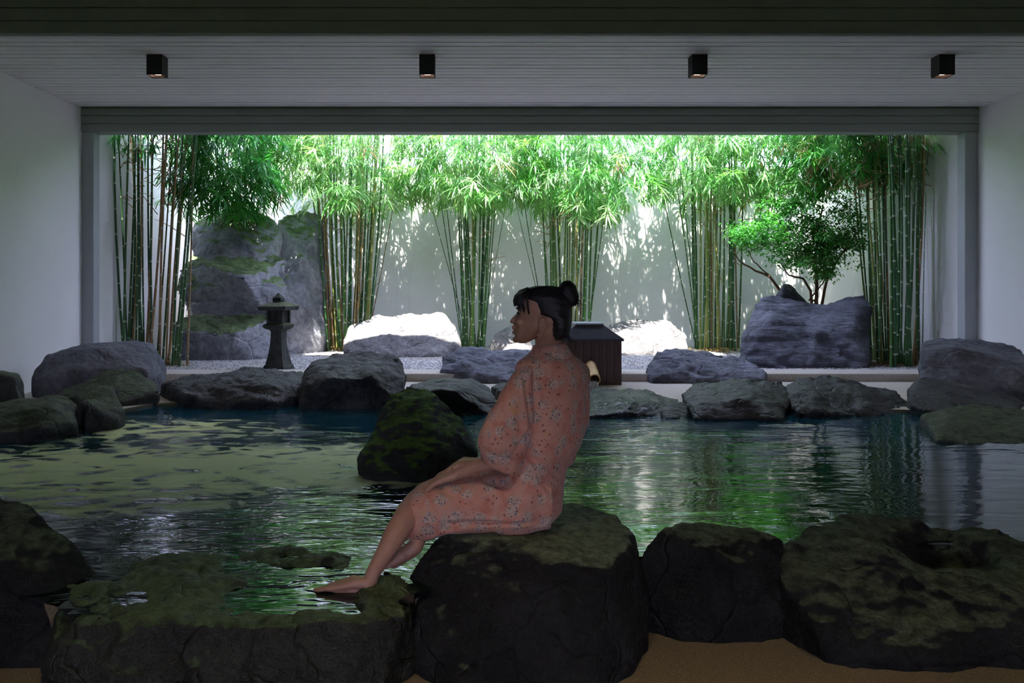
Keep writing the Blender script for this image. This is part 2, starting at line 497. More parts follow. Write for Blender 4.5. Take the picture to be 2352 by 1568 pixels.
wall_strip(POOL + [POOL[0]], -0.75, -0.03)
wall_strip(POOL_FAR, -0.03, ZF)
wall_strip([(XL, 3.4), POOL_NEAR[0]], ZN, ZF); wall_strip([POOL_NEAR[-1], (XR, 3.4)], ZN, ZF)
bm.faces.new([bm.verts.new((x, y, -0.75)) for x, y in POOL])
bmesh.ops.remove_doubles(bm, verts=bm.verts[:], dist=1e-4)
bmesh.ops.triangulate(bm, faces=bm.faces[:])
fm = bm_mesh('floor', bm, M['sand']); fm.materials.append(M['granite'])
tag(link('floor', fm), 'tan sand-washed floor around the pool', 'floor', kind='structure')

def coping(name, label, pts):
    g = Geo(); rings = []
    for k, (x, y) in enumerate(pts):
        (xa, ya), (xb, yb) = pts[max(k - 1, 0)], pts[min(k + 1, len(pts) - 1)]
        n = Vector((yb - ya, -(xb - xa), 0)).normalized()
        if n.dot(Vector((x - 0.3, y - 4.8, 0))) < 0: n = -n
        p = Vector((x, y, 0)) - n * 0.12; q = Vector((x, y, 0)) + n * 0.22
        rings.append([p + Vector((0, 0, -0.3)), q + Vector((0, 0, -0.3)), q + Vector((0, 0, 0.045)), p + Vector((0, 0, 0.045))])
    g.loft(rings)
    tag(link(name, g.mesh(name, M['granite'])), label, 'kerb', kind='structure')
coping('trim_7', 'low stone edge of the pool beyond the lower left boulder', [(-3.75, 4.6), (-3.4, 3.4), (-2.1, 2.98)])
coping('trim_8', 'low stone edge of the pool beyond the right slab rock', [(2.55, 3.31), (3.6, 3.4), (4.35, 4.5)])

# kerb and courtyard ground
tag(box('trim_5', XL, XR, 8.44, 8.88, -0.1, 0.103, M['granite'], bevel=0.006), 'low beige kerb between the pool deck and the gravel', 'kerb', kind='structure')
gx, gy = 60, 30
vs = []; fs = []
for j in range(gy + 1):
    for i in range(gx + 1):
        x = XL + (XR - XL) * i / gx; yy = 8.88 + (YB - 8.88) * j / gy
        vs.append((x, yy, 0.088 + 0.012 * mnoise.noise(Vector((x * 1.5, yy * 1.5, 0)))))
for j in range(gy):
    for i in range(gx):
        a = j * (gx + 1) + i; fs.append((a, a + 1, a + gx + 2, a + gx + 1))
ground = tag(link('gravel_bed', mesh_from('gravel_bed', vs, fs, M['gravel'], True)), 'grey gravel bed of the courtyard behind the kerb', 'gravel', kind='stuff')
g = Geo(); rng = random.Random(3)
for k in range(9000):
    x = rng.uniform(XL + 0.2, XR - 0.2); yy = 8.9 + (YB - 8.95) * rng.random() ** 1.4
    s_ = rng.uniform(0.007, 0.015); z = 0.09 + 0.012 * mnoise.noise(Vector((x * 1.5, yy * 1.5, 0)))
    a = rng.random() * 6.28
    ca, sa = math.cos(a) * s_, math.sin(a) * s_
    g.add([(x + ca, yy + sa, z), (x - sa * 0.8, yy + ca * 0.8, z), (x - ca, yy - sa, z), (x + sa * 0.8, yy - ca * 0.8, z), (x + ca * .2, yy, z + s_ * 0.8), (x, yy, z - s_ * .5)],
          [(0, 1, 4), (1, 2, 4), (2, 3, 4), (3, 0, 4), (1, 0, 5), (2, 1, 5), (3, 2, 5), (0, 3, 5)])
pe = link('pebbles', g.mesh('pebbles', plain('pebble_stone', (0.38, 0.375, 0.38), 0.8, 0.75, 60)), ground); pe['kind'] = 'stuff'

# ------------------------------------------------------------------ water
def water_mat():
    m, nt, b = new_mat('pool_water')
    v = coords(nt, 'Object')
    sx = nt.nodes.new('ShaderNodeSeparateXYZ'); nt.links.new(v, sx.inputs[0])
    X, Y = sx.outputs[0], sx.outputs[1]
    def gauss(cx, cy, rx, ry):
        a = math_n(nt, 'POWER', math_n(nt, 'DIVIDE', math_n(nt, 'SUBTRACT', X, cx), rx), 2.0)
        c = math_n(nt, 'POWER', math_n(nt, 'DIVIDE', math_n(nt, 'SUBTRACT', Y, cy), ry), 2.0)
        e = math_n(nt, 'MULTIPLY', math_n(nt, 'ADD', a, c), -1.0)
        return math_n(nt, 'EXPONENT', e)
    agit = math_n(nt, 'ADD', gauss(-1.5, 4.2, 1.7, 1.7), math_n(nt, 'MULTIPLY', gauss(1.1, 5.6, 0.9, 0.8), 0.8), clamp=True)
    # ripples: long crests across the view
    v1 = coords(nt, 'Object', (0.8, 2.4, 1)); v2 = coords(nt, 'Object', (0.42, 1.5, 1))
    w1 = noise_n(nt, v1, 2.2, 3, 0.5, 0.8)
    w2 = noise_n(nt, v2, 6.0, 2, 0.5, 1.6)
    w3 = noise_n(nt, v2, 17.0, 2, 0.5, 0.8)
    k2 = math_n(nt, 'ADD', math_n(nt, 'MULTIPLY', agit, 0.17), 0.014)
    k3 = math_n(nt, 'ADD', math_n(nt, 'MULTIPLY', agit, 0.034), 0.0008)
    h = math_n(nt, 'ADD', math_n(nt, 'MULTIPLY', w1, 0.10), math_n(nt, 'MULTIPLY', w2, k2))
    h = math_n(nt, 'ADD', h, math_n(nt, 'MULTIPLY', w3, k3))
    bump_n(nt, h, 1.0, 0.06, b)
    # foam streaks where the jet stirs the left of the pool
    vf = coords(nt, 'Object', (0.75, 1.15, 1))
    wp = nt.nodes.new('ShaderNodeTexNoise'); wp.inputs['Scale'].default_value = 1.6; wp.inputs['Detail'].default_value = 3; nt.links.new(vf, wp.inputs['Vector'])
    ws = nt.nodes.new('ShaderNodeVectorMath'); ws.operation = 'SCALE'; ws.inputs['Scale'].default_value = 0.9; nt.links.new(wp.outputs['Color'], ws.inputs[0])
    wa = nt.nodes.new('ShaderNodeVectorMath'); wa.operation = 'ADD'; nt.links.new(vf, wa.inputs[0]); nt.links.new(ws.outputs[0], wa.inputs[1])
    f1 = noise_n(nt, wa.outputs[0], 4.5, 8, 0.68, 0.8)
    vo = nt.nodes.new('ShaderNodeTexVoronoi'); vo.feature = 'SMOOTH_F1'; vo.inputs['Scale'].default_value = 7.0; nt.links.new(wa.outputs[0], vo.inputs['Vector'])
    cell = ramp(nt, vo.outputs['Distance'], [(0.15, 0.0), (0.55, 1.0)]).outputs['Color']
    reg = math_n(nt, 'ADD', gauss(-2.35, 4.50, 1.35, 0.50), math_n(nt, 'MULTIPLY', gauss(-1.20, 4.60, 1.0, 0.42), 0.9))
    reg = math_n(nt, 'ADD', reg, math_n(nt, 'MULTIPLY', gauss(-2.2, 5.75, 0.85, 0.5), 0.62))
    reg = math_n(nt, 'ADD', reg, math_n(nt, 'MULTIPLY', gauss(-0.62, 4.75, 0.30, 0.55), 0.6))
    reg = math_n(nt, 'ADD', reg, math_n(nt, 'MULTIPLY', gauss(-1.9, 3.75, 0.8, 0.28), 0.55))
    s_ = math_n(nt, 'ADD', math_n(nt, 'MULTIPLY', f1, 0.8), math_n(nt, 'MULTIPLY', cell, 0.38))
    s_ = math_n(nt, 'ADD', s_, math_n(nt, 'MULTIPLY', math_n(nt, 'MINIMUM', reg, 1.0), 0.42))
    foam = ramp(nt, s_, [(0.78, 0.0), (0.90, 0.65), (1.05, 1.0)]).outputs['Color']
    foam = mixc(nt, ramp(nt, reg, [(0.10, 0.0), (0.40, 1.0)]).outputs['Color'], (0, 0, 0), foam)
    deep = mixc(nt, ramp(nt, Y, [(0.0, 0.0), (1.0, 1.0)]).outputs['Color'], (0.004, 0.022, 0.014), (0.006, 0.040, 0.055))
    # teal farther out, green-black close by
    far = math_n(nt, 'MULTIPLY', math_n(nt, 'SUBTRACT', Y, 2.8), 0.36, clamp=True)
    deep = mixc(nt, far, (0.002, 0.012, 0.007), (0.004, 0.050, 0.085))
    c = mixc(nt, math_n(nt, 'MULTIPLY', foam, 0.85), deep, (0.86, 0.95, 0.46))
    nt.links.new(c, b.inputs['Base Color'])
    rr = ramp(nt, foam, [(0.0, 0.03), (0.7, 0.55)]).outputs['Color']
    nt.links.new(rr, b.inputs['Roughness'])
    b.inputs['IOR'].default_value = 1.33
    b.inputs['Specular IOR Level'].default_value = 0.6
    return m
M['water'] = water_mat()
nx, ny = 150, 110
vs = []; fs = []
for j in range(ny + 1):
    for i in range(nx + 1):
        x = -4.0 + 8.6 * i / nx; yy = 2.3 + 4.9 * j / ny
        ag = min(1, math.exp(-((x + 1.6) / 1.7) ** 2 - ((yy - 4.6) / 1.4) ** 2) + 0.8 * math.exp(-((x - 1.1) / 0.9) ** 2 - ((yy - 5.6) / 0.8) ** 2))
        z = (0.0012 + 0.010 * ag) * mnoise.fractal(Vector((x * 2.2, yy * 4.0, 0.3)), 0.9, 2.0, 3)
        vs.append((x, yy, z))
def in_pool(x, y):
    c = False; n = len(POOL)
    for k in range(n):
        (x0, y0), (x1, y1) = POOL[k], POOL[(k + 1) % n]
        if (y0 > y) != (y1 > y) and x < x0 + (y - y0) / (y1 - y0) * (x1 - x0): c = not c
    return c
for j in range(ny):
    for i in range(nx):
        a = j * (nx + 1) + i
        if any(in_pool(vs[q][0], vs[q][1]) for q in (a, a + 1, a + nx + 1, a + nx + 2)): fs.append((a, a + 1, a + nx + 2, a + nx + 1))
tag(link('pool_water', mesh_from('pool_water', vs, fs, M['water'], True)), 'dark teal pool water with pale foam drifting on the left', 'water', kind='stuff')

# ------------------------------------------------------------------ rocks
def rock(name, label, hulls, mat, cat='rock', group=None, base=-0.25, drop=None, voxel=0.02, smooth=5, amp=0.03, freq=2.2, strata=0.0, dents=(), seed=0, undercut=1.0, rough_k=0.16):
    g = Geo()
    for hi, h in enumerate(hulls):
        pts = [P(*p) for p in h]
        if drop is None or drop[hi]:
            cx = sum(p.x for p in pts) / len(pts); cy = sum(p.y for p in pts) / len(pts)
            pts += [Vector((cx + (p.x - cx) * undercut, cy + (p.y - cy) * undercut, base)) for p in pts]
        g.hull(pts)
    me = g.remesh(name, voxel, smooth, M[mat])
    a = co_get(me); n = no_get(me)
    out = a.copy(); off = Vector((seed * 7.3, seed * 3.1, seed * 5.7))
    for k in range(len(a)):
        p = Vector(a[k]); q = p * freq + off
        w = mnoise.noise_vector(q * 0.6) * 0.5
        d = mnoise.fractal(q + w, 0.9, 2.1, 4) * 0.8 + (mnoise.ridged_multi_fractal(q * 1.3 + w, 0.9, 2.0, 3, 1.0, 2.0) - 1.2) * 0.22
        d += (mnoise.ridged_multi_fractal(q * 4.1 + w * 2, 0.8, 2.2, 3, 1.0, 2.0) - 1.1) * -rough_k + mnoise.turbulence(q * 7.0, 3, False) * 0.10
        if strata:
            zz = p.z * 17 + mnoise.noise(q * 0.8) * 3.0 + p.x * 1.1
            d += strata * (abs(math.sin(zz)) - 0.6)
        out[k] = a[k] + n[k] * (d * amp)
    for (u, v, dd, rx, rz, depth) in dents:
        c = P(u, v, dd)
        for k in range(len(out)):
            e = ((out[k][0] - c.x) / rx) ** 2 + ((out[k][1] - c.y) / rx) ** 2 + ((out[k][2] - c.z) / rz) ** 2
            if e < 6: out[k][2] -= depth * math.exp(-e)
    co_set(me, out)
    loc = rebase(me)
    return tag(link(name, me, None, loc), label, cat, group)

GC = 'rocks in the courtyard'
GP = 'rocks along the far pool edge'
GN = 'rocks along the near pool edge'
# the seat, the ledge and their near neighbours
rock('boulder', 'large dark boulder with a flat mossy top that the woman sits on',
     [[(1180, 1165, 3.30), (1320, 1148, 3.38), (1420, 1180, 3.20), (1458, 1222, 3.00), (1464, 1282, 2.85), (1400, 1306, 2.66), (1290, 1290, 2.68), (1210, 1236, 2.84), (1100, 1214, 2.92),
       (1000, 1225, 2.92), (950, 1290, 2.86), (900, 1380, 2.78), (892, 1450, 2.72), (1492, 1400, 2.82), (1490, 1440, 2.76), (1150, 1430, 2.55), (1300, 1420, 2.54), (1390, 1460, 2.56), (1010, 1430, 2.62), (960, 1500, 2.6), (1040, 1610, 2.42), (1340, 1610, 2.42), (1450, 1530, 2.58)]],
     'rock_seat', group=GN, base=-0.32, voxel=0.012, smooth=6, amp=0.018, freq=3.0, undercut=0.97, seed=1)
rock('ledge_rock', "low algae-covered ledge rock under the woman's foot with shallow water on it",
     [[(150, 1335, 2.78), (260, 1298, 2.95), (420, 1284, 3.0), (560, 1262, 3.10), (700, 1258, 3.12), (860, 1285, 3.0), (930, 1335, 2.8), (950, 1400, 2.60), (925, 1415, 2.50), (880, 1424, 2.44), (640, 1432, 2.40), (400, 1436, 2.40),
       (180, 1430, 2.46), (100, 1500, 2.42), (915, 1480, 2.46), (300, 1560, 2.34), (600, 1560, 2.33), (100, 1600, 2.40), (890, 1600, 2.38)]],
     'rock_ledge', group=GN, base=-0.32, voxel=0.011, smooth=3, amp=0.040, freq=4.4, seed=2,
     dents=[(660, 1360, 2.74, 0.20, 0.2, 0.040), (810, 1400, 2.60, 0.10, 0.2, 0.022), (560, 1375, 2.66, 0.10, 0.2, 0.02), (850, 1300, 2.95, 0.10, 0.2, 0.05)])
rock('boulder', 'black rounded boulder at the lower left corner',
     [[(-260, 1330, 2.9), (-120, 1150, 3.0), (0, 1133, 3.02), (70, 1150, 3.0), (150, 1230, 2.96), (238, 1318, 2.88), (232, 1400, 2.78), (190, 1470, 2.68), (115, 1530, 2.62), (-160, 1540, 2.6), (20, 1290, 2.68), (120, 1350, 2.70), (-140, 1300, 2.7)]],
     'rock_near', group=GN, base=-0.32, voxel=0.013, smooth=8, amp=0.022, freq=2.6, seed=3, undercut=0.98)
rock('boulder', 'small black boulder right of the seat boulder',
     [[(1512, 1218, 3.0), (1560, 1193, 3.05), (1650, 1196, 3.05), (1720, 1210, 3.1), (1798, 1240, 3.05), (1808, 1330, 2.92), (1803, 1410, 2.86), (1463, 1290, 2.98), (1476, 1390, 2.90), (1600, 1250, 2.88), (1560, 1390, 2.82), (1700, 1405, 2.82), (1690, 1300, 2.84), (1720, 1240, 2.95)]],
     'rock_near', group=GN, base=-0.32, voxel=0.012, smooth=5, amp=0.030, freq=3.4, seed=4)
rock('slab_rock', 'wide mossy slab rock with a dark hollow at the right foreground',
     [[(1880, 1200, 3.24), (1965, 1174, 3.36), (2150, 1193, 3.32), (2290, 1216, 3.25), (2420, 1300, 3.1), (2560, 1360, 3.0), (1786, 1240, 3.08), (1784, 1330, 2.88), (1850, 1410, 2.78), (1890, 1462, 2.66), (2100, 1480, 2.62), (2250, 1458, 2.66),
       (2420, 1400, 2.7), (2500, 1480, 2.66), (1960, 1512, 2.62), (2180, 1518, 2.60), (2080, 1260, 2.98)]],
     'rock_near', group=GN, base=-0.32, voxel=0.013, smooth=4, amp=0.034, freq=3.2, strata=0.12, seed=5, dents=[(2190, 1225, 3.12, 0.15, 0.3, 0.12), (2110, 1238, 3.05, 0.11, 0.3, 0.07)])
# left side of the pool
rock('long_rock', 'long mossy rock along the left rim of the pool',
     [[(-90, 945, 5.8), (60, 912, 5.9), (150, 904, 5.9), (180, 925, 5.8), (178, 970, 5.5), (100, 985, 5.3), (-60, 1005, 5.2), (20, 948, 5.45), (120, 930, 5.5)]], 'rock_edge_moss', group='rocks on the left side of the pool', base=-0.3, voxel=0.02, amp=0.035, seed=6)
rock('block_rock', 'knobbly mossy rock closing the end of the long left rock',
     [[(168, 905, 6.0), (215, 881, 6.1), (262, 888, 6.1), (286, 940, 5.9), (270, 968, 5.75), (190, 978, 5.6), (200, 920, 5.7)]], 'rock_edge_moss', group='rocks on the left side of the pool', base=-0.3, voxel=0.018, amp=0.035, seed=7)
rock('block_rock', 'square dark rock cut by the left edge of the picture',
     [[(-90, 850, 6.6), (10, 849, 6.75), (44, 853, 6.75), (56, 875, 6.65), (46, 925, 6.4), (-60, 935, 6.3), (0, 860, 6.45), (38, 866, 6.45)]], 'rock_edge_moss', group='rocks on the left side of the pool', base=0.0, voxel=0.02, amp=0.025, seed=8)
rock('boulder', 'big rounded slate-grey boulder in front of the left column',
     [[(68, 868, 7.25), (100, 815, 7.4), (190, 786, 7.7), (300, 776, 7.9), (352, 784, 8.0), (381, 828, 7.9), (378, 870, 7.7), (340, 850, 7.4), (200, 845, 7.2), (110, 865, 7.1), (250, 800, 7.45), (330, 890, 7.4), (120, 895, 7.2)]], 'rock_blue', group='rocks on the left side of the pool', base=0.0, voxel=0.025, smooth=6, amp=0.035, seed=9)
rock('flat_rock', 'low dark rock in front of the big left boulder',
     [[(122, 905, 7.0), (180, 878, 7.05), (262, 845, 7.15), (318, 844, 7.2), (366, 880, 7.1), (362, 900, 6.9), (280, 925, 6.7), (150, 915, 6.8)]], 'rock_edge_moss', group='rocks on the left side of the pool', base=-0.2, voxel=0.02, amp=0.03, seed=10)
# far rim of the pool
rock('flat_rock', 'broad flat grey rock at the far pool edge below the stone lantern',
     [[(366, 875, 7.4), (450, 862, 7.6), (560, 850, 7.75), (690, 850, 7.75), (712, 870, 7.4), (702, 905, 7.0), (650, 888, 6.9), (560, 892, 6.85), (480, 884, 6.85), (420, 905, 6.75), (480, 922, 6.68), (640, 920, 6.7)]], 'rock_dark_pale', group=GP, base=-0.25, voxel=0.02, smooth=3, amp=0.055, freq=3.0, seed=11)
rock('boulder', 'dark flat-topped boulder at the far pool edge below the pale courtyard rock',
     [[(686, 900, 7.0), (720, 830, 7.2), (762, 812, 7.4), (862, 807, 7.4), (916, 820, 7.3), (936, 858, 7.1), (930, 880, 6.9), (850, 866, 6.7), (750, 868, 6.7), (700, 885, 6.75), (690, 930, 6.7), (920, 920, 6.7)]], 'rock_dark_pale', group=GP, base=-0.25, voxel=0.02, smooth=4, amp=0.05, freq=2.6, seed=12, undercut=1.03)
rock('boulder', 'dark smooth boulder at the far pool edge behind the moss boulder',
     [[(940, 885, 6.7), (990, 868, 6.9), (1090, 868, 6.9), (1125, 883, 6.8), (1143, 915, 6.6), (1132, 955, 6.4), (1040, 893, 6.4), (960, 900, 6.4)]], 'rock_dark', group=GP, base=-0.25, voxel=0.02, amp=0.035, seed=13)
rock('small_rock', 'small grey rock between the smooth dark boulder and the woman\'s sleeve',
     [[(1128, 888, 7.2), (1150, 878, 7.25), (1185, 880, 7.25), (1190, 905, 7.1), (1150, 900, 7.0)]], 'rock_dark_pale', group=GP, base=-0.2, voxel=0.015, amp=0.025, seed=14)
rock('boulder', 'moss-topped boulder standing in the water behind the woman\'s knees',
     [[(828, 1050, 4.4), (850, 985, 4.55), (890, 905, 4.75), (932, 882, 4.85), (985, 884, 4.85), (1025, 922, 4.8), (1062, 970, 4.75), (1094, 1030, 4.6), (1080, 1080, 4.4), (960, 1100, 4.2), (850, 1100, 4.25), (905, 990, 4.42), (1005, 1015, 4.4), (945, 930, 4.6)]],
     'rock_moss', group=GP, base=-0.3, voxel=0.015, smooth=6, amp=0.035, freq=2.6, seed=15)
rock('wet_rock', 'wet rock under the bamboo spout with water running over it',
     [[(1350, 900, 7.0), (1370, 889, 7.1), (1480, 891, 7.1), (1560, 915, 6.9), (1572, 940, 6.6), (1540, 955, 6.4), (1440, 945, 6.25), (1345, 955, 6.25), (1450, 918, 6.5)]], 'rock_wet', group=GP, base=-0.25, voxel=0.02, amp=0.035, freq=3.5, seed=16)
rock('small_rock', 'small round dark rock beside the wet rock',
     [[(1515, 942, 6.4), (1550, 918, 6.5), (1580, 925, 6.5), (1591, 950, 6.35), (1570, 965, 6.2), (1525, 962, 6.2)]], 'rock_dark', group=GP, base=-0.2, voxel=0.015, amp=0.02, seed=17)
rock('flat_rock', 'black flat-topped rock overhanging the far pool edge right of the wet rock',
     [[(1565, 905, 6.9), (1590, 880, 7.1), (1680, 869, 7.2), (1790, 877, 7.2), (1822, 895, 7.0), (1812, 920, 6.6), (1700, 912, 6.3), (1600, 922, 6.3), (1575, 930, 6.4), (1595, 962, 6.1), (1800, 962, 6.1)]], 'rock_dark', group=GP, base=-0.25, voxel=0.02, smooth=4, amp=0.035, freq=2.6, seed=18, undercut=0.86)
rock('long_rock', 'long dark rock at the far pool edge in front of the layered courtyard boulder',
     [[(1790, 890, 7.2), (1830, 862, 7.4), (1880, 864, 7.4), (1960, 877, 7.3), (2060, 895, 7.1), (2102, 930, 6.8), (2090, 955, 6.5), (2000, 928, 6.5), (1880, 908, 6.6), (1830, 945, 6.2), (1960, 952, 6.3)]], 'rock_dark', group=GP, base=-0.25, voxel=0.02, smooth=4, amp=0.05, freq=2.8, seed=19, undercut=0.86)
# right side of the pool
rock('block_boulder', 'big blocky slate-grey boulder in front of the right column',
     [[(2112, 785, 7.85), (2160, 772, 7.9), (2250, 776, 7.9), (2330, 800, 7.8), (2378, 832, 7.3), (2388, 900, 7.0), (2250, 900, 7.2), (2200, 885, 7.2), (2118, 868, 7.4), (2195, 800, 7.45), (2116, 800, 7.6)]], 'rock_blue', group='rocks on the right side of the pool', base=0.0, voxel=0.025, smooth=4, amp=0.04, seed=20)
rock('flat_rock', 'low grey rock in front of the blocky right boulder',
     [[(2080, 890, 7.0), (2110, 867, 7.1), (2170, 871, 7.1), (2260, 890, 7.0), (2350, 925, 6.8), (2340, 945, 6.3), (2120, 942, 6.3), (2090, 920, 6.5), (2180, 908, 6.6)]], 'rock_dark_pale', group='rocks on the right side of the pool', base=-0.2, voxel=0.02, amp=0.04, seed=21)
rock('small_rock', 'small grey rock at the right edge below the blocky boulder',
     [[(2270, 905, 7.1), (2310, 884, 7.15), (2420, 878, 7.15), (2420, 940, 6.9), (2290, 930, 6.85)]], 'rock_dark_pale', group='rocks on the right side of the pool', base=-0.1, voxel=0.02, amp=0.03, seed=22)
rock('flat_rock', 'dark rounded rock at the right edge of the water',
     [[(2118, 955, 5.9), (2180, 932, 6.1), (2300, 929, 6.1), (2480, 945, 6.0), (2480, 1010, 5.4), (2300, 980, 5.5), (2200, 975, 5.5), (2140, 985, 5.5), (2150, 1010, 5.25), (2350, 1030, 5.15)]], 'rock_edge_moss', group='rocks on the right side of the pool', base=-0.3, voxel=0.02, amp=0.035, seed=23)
# on and behind the kerb
rock('rock', 'blue-grey rock lying over the kerb left of the wooden box',
     [[(1010, 850, 8.5), (1015, 815, 8.7), (1060, 797, 8.9), (1110, 800, 8.9), (1165, 818, 8.8), (1232, 803, 8.9), (1230, 850, 8.5), (1190, 875, 8.25), (1120, 872, 8.25), (1100, 858, 8.3), (1070, 828, 8.5)]], 'rock_blue', group=GC, base=0.0, voxel=0.02, smooth=3, amp=0.05, freq=2.8, seed=24)
rock('rock', 'blue-grey rock lying over the kerb right of the wooden box',
     [[(1483, 850, 8.5), (1510, 810, 8.7), (1545, 797, 8.9), (1600, 805, 8.9), (1680, 815, 8.8), (1740, 830, 8.6), (1761, 855, 8.4), (1755, 875, 8.22), (1640, 872, 8.22), (1500, 868, 8.3), (1580, 838, 8.4)]], 'rock_blue', group=GC, base=0.0, voxel=0.02, smooth=3, amp=0.05, freq=2.8, seed=25)
rock('boulder', 'pale flat-topped boulder at the foot of the courtyard wall left of the woman',
     [[(785, 778, 10.9), (800, 745, 11.1), (850, 726, 11.3), (960, 720, 11.35), (1022, 717, 11.3), (1048, 745, 11), (1056, 790, 10.8), (1000, 812, 10.55), (900, 816, 10.5), (800, 808, 10.6), (900, 768, 10.7), (985, 768, 10.7), (820, 780, 10.7)]], 'rock_pale', group=GC, base=0.0, voxel=0.025, smooth=3, amp=0.05, freq=2.4, seed=26)
rock('small_rock', 'pale rock at the courtyard wall behind the woman\'s chin',
     [[(1125, 790, 11.6), (1140, 760, 11.7), (1180, 745, 11.8), (1220, 760, 11.7), (1225, 800, 11.5), (1160, 800, 11.4)]], 'rock_pale', group=GC, base=0.0, voxel=0.02, amp=0.04, seed=27)
rock('small_rock', 'small lilac-grey rock below the woman\'s chin',
     [[(1148, 805, 10.9), (1165, 785, 11), (1200, 781, 11), (1222, 798, 10.9), (1200, 810, 10.75)]], 'rock_pale', group=GC, base=0.0, voxel=0.02, amp=0.03, seed=28)
rock('boulder', 'pale sunlit boulder right of the wooden box',
     [[(1372, 765, 11.3), (1400, 742, 11.5), (1450, 730, 11.6), (1530, 735, 11.5), (1575, 760, 11.3), (1582, 795, 11.1), (1540, 810, 10.85), (1430, 813, 10.8), (1385, 800, 10.9), (1450, 772, 11), (1530, 776, 11)]], 'rock_pale', group=GC, base=0.0, voxel=0.025, smooth=3, amp=0.05, freq=2.4, seed=29)
rock('layered_boulder', 'big saddle-backed slate boulder with layered ridges beside the right bamboo',
     [[(1690, 830, 9.3), (1706, 760, 9.5), (1735, 700, 9.8), (1762, 672, 10), (1830, 685, 10), (1905, 704, 10), (1930, 830, 9.2), (1800, 838, 9.12), (1775, 740, 9.4)],
      [(1845, 712, 9.9), (1905, 694, 10), (1982, 680, 9.9), (1999, 715, 9.7), (1997, 800, 9.45), (1985, 843, 9.12), (1860, 838, 9.12), (1955, 745, 9.35), (1870, 765, 9.3)]], 'rock_strata', group=GC, base=0.0, voxel=0.022, smooth=3, amp=0.045, freq=2.2, strata=0.55, seed=30)
rock('pointed_rock', 'pointed slate rock peeping over the saddle of the layered boulder',
     [[(1770, 695, 10.3), (1800, 648, 10.45), (1818, 652, 10.45), (1862, 700, 10.3), (1800, 660, 10.2)]], 'rock_strata', group=GC, base=0.0, voxel=0.02, amp=0.02, seed=31)
rock('rock_outcrop', 'tall cliff-like rockwork with mossy bulges behind the stone lantern',
     [[(440, 590, 10.9), (445, 515, 11), (500, 481, 11.2), (545, 474, 11.3), (620, 495, 11.3), (648, 520, 11.2), (648, 600, 11), (600, 590, 10.6), (480, 590, 10.6), (540, 520, 10.75)],
      [(396, 660, 10.5), (420, 600, 10.7), (500, 580, 10.8), (600, 574, 10.8), (662, 592, 10.9), (668, 690, 10.6), (600, 708, 10.3), (500, 690, 10.2), (408, 690, 10.3), (560, 635, 10.1)],
      [(396, 745, 10.4), (410, 722, 10.5), (560, 716, 10.5), (655, 722, 10.7), (652, 812, 10.5), (560, 822, 10.12), (400, 822, 10.12), (540, 760, 10.1), (410, 760, 10.1)],
      [(640, 505, 11.4), (690, 480, 11.7), (757, 490, 12.0), (752, 560, 12.0), (728, 620, 11.8), (746, 715, 11.6), (737, 790, 11.35), (660, 800, 11), (640, 700, 10.9), (690, 600, 11.1)],
      [(460, 560, 11.6), (460, 810, 11.5), (640, 540, 12.0), (690, 800, 11.7), (425, 590, 11.1), (640, 600, 11.2), (425, 800, 11.0), (650, 790, 11.1)]],
     'rock_cliff', cat='rock', base=0.0, drop=[0, 0, 1, 1, 1], voxel=0.03, smooth=3, amp=0.075, freq=1.7, seed=32)

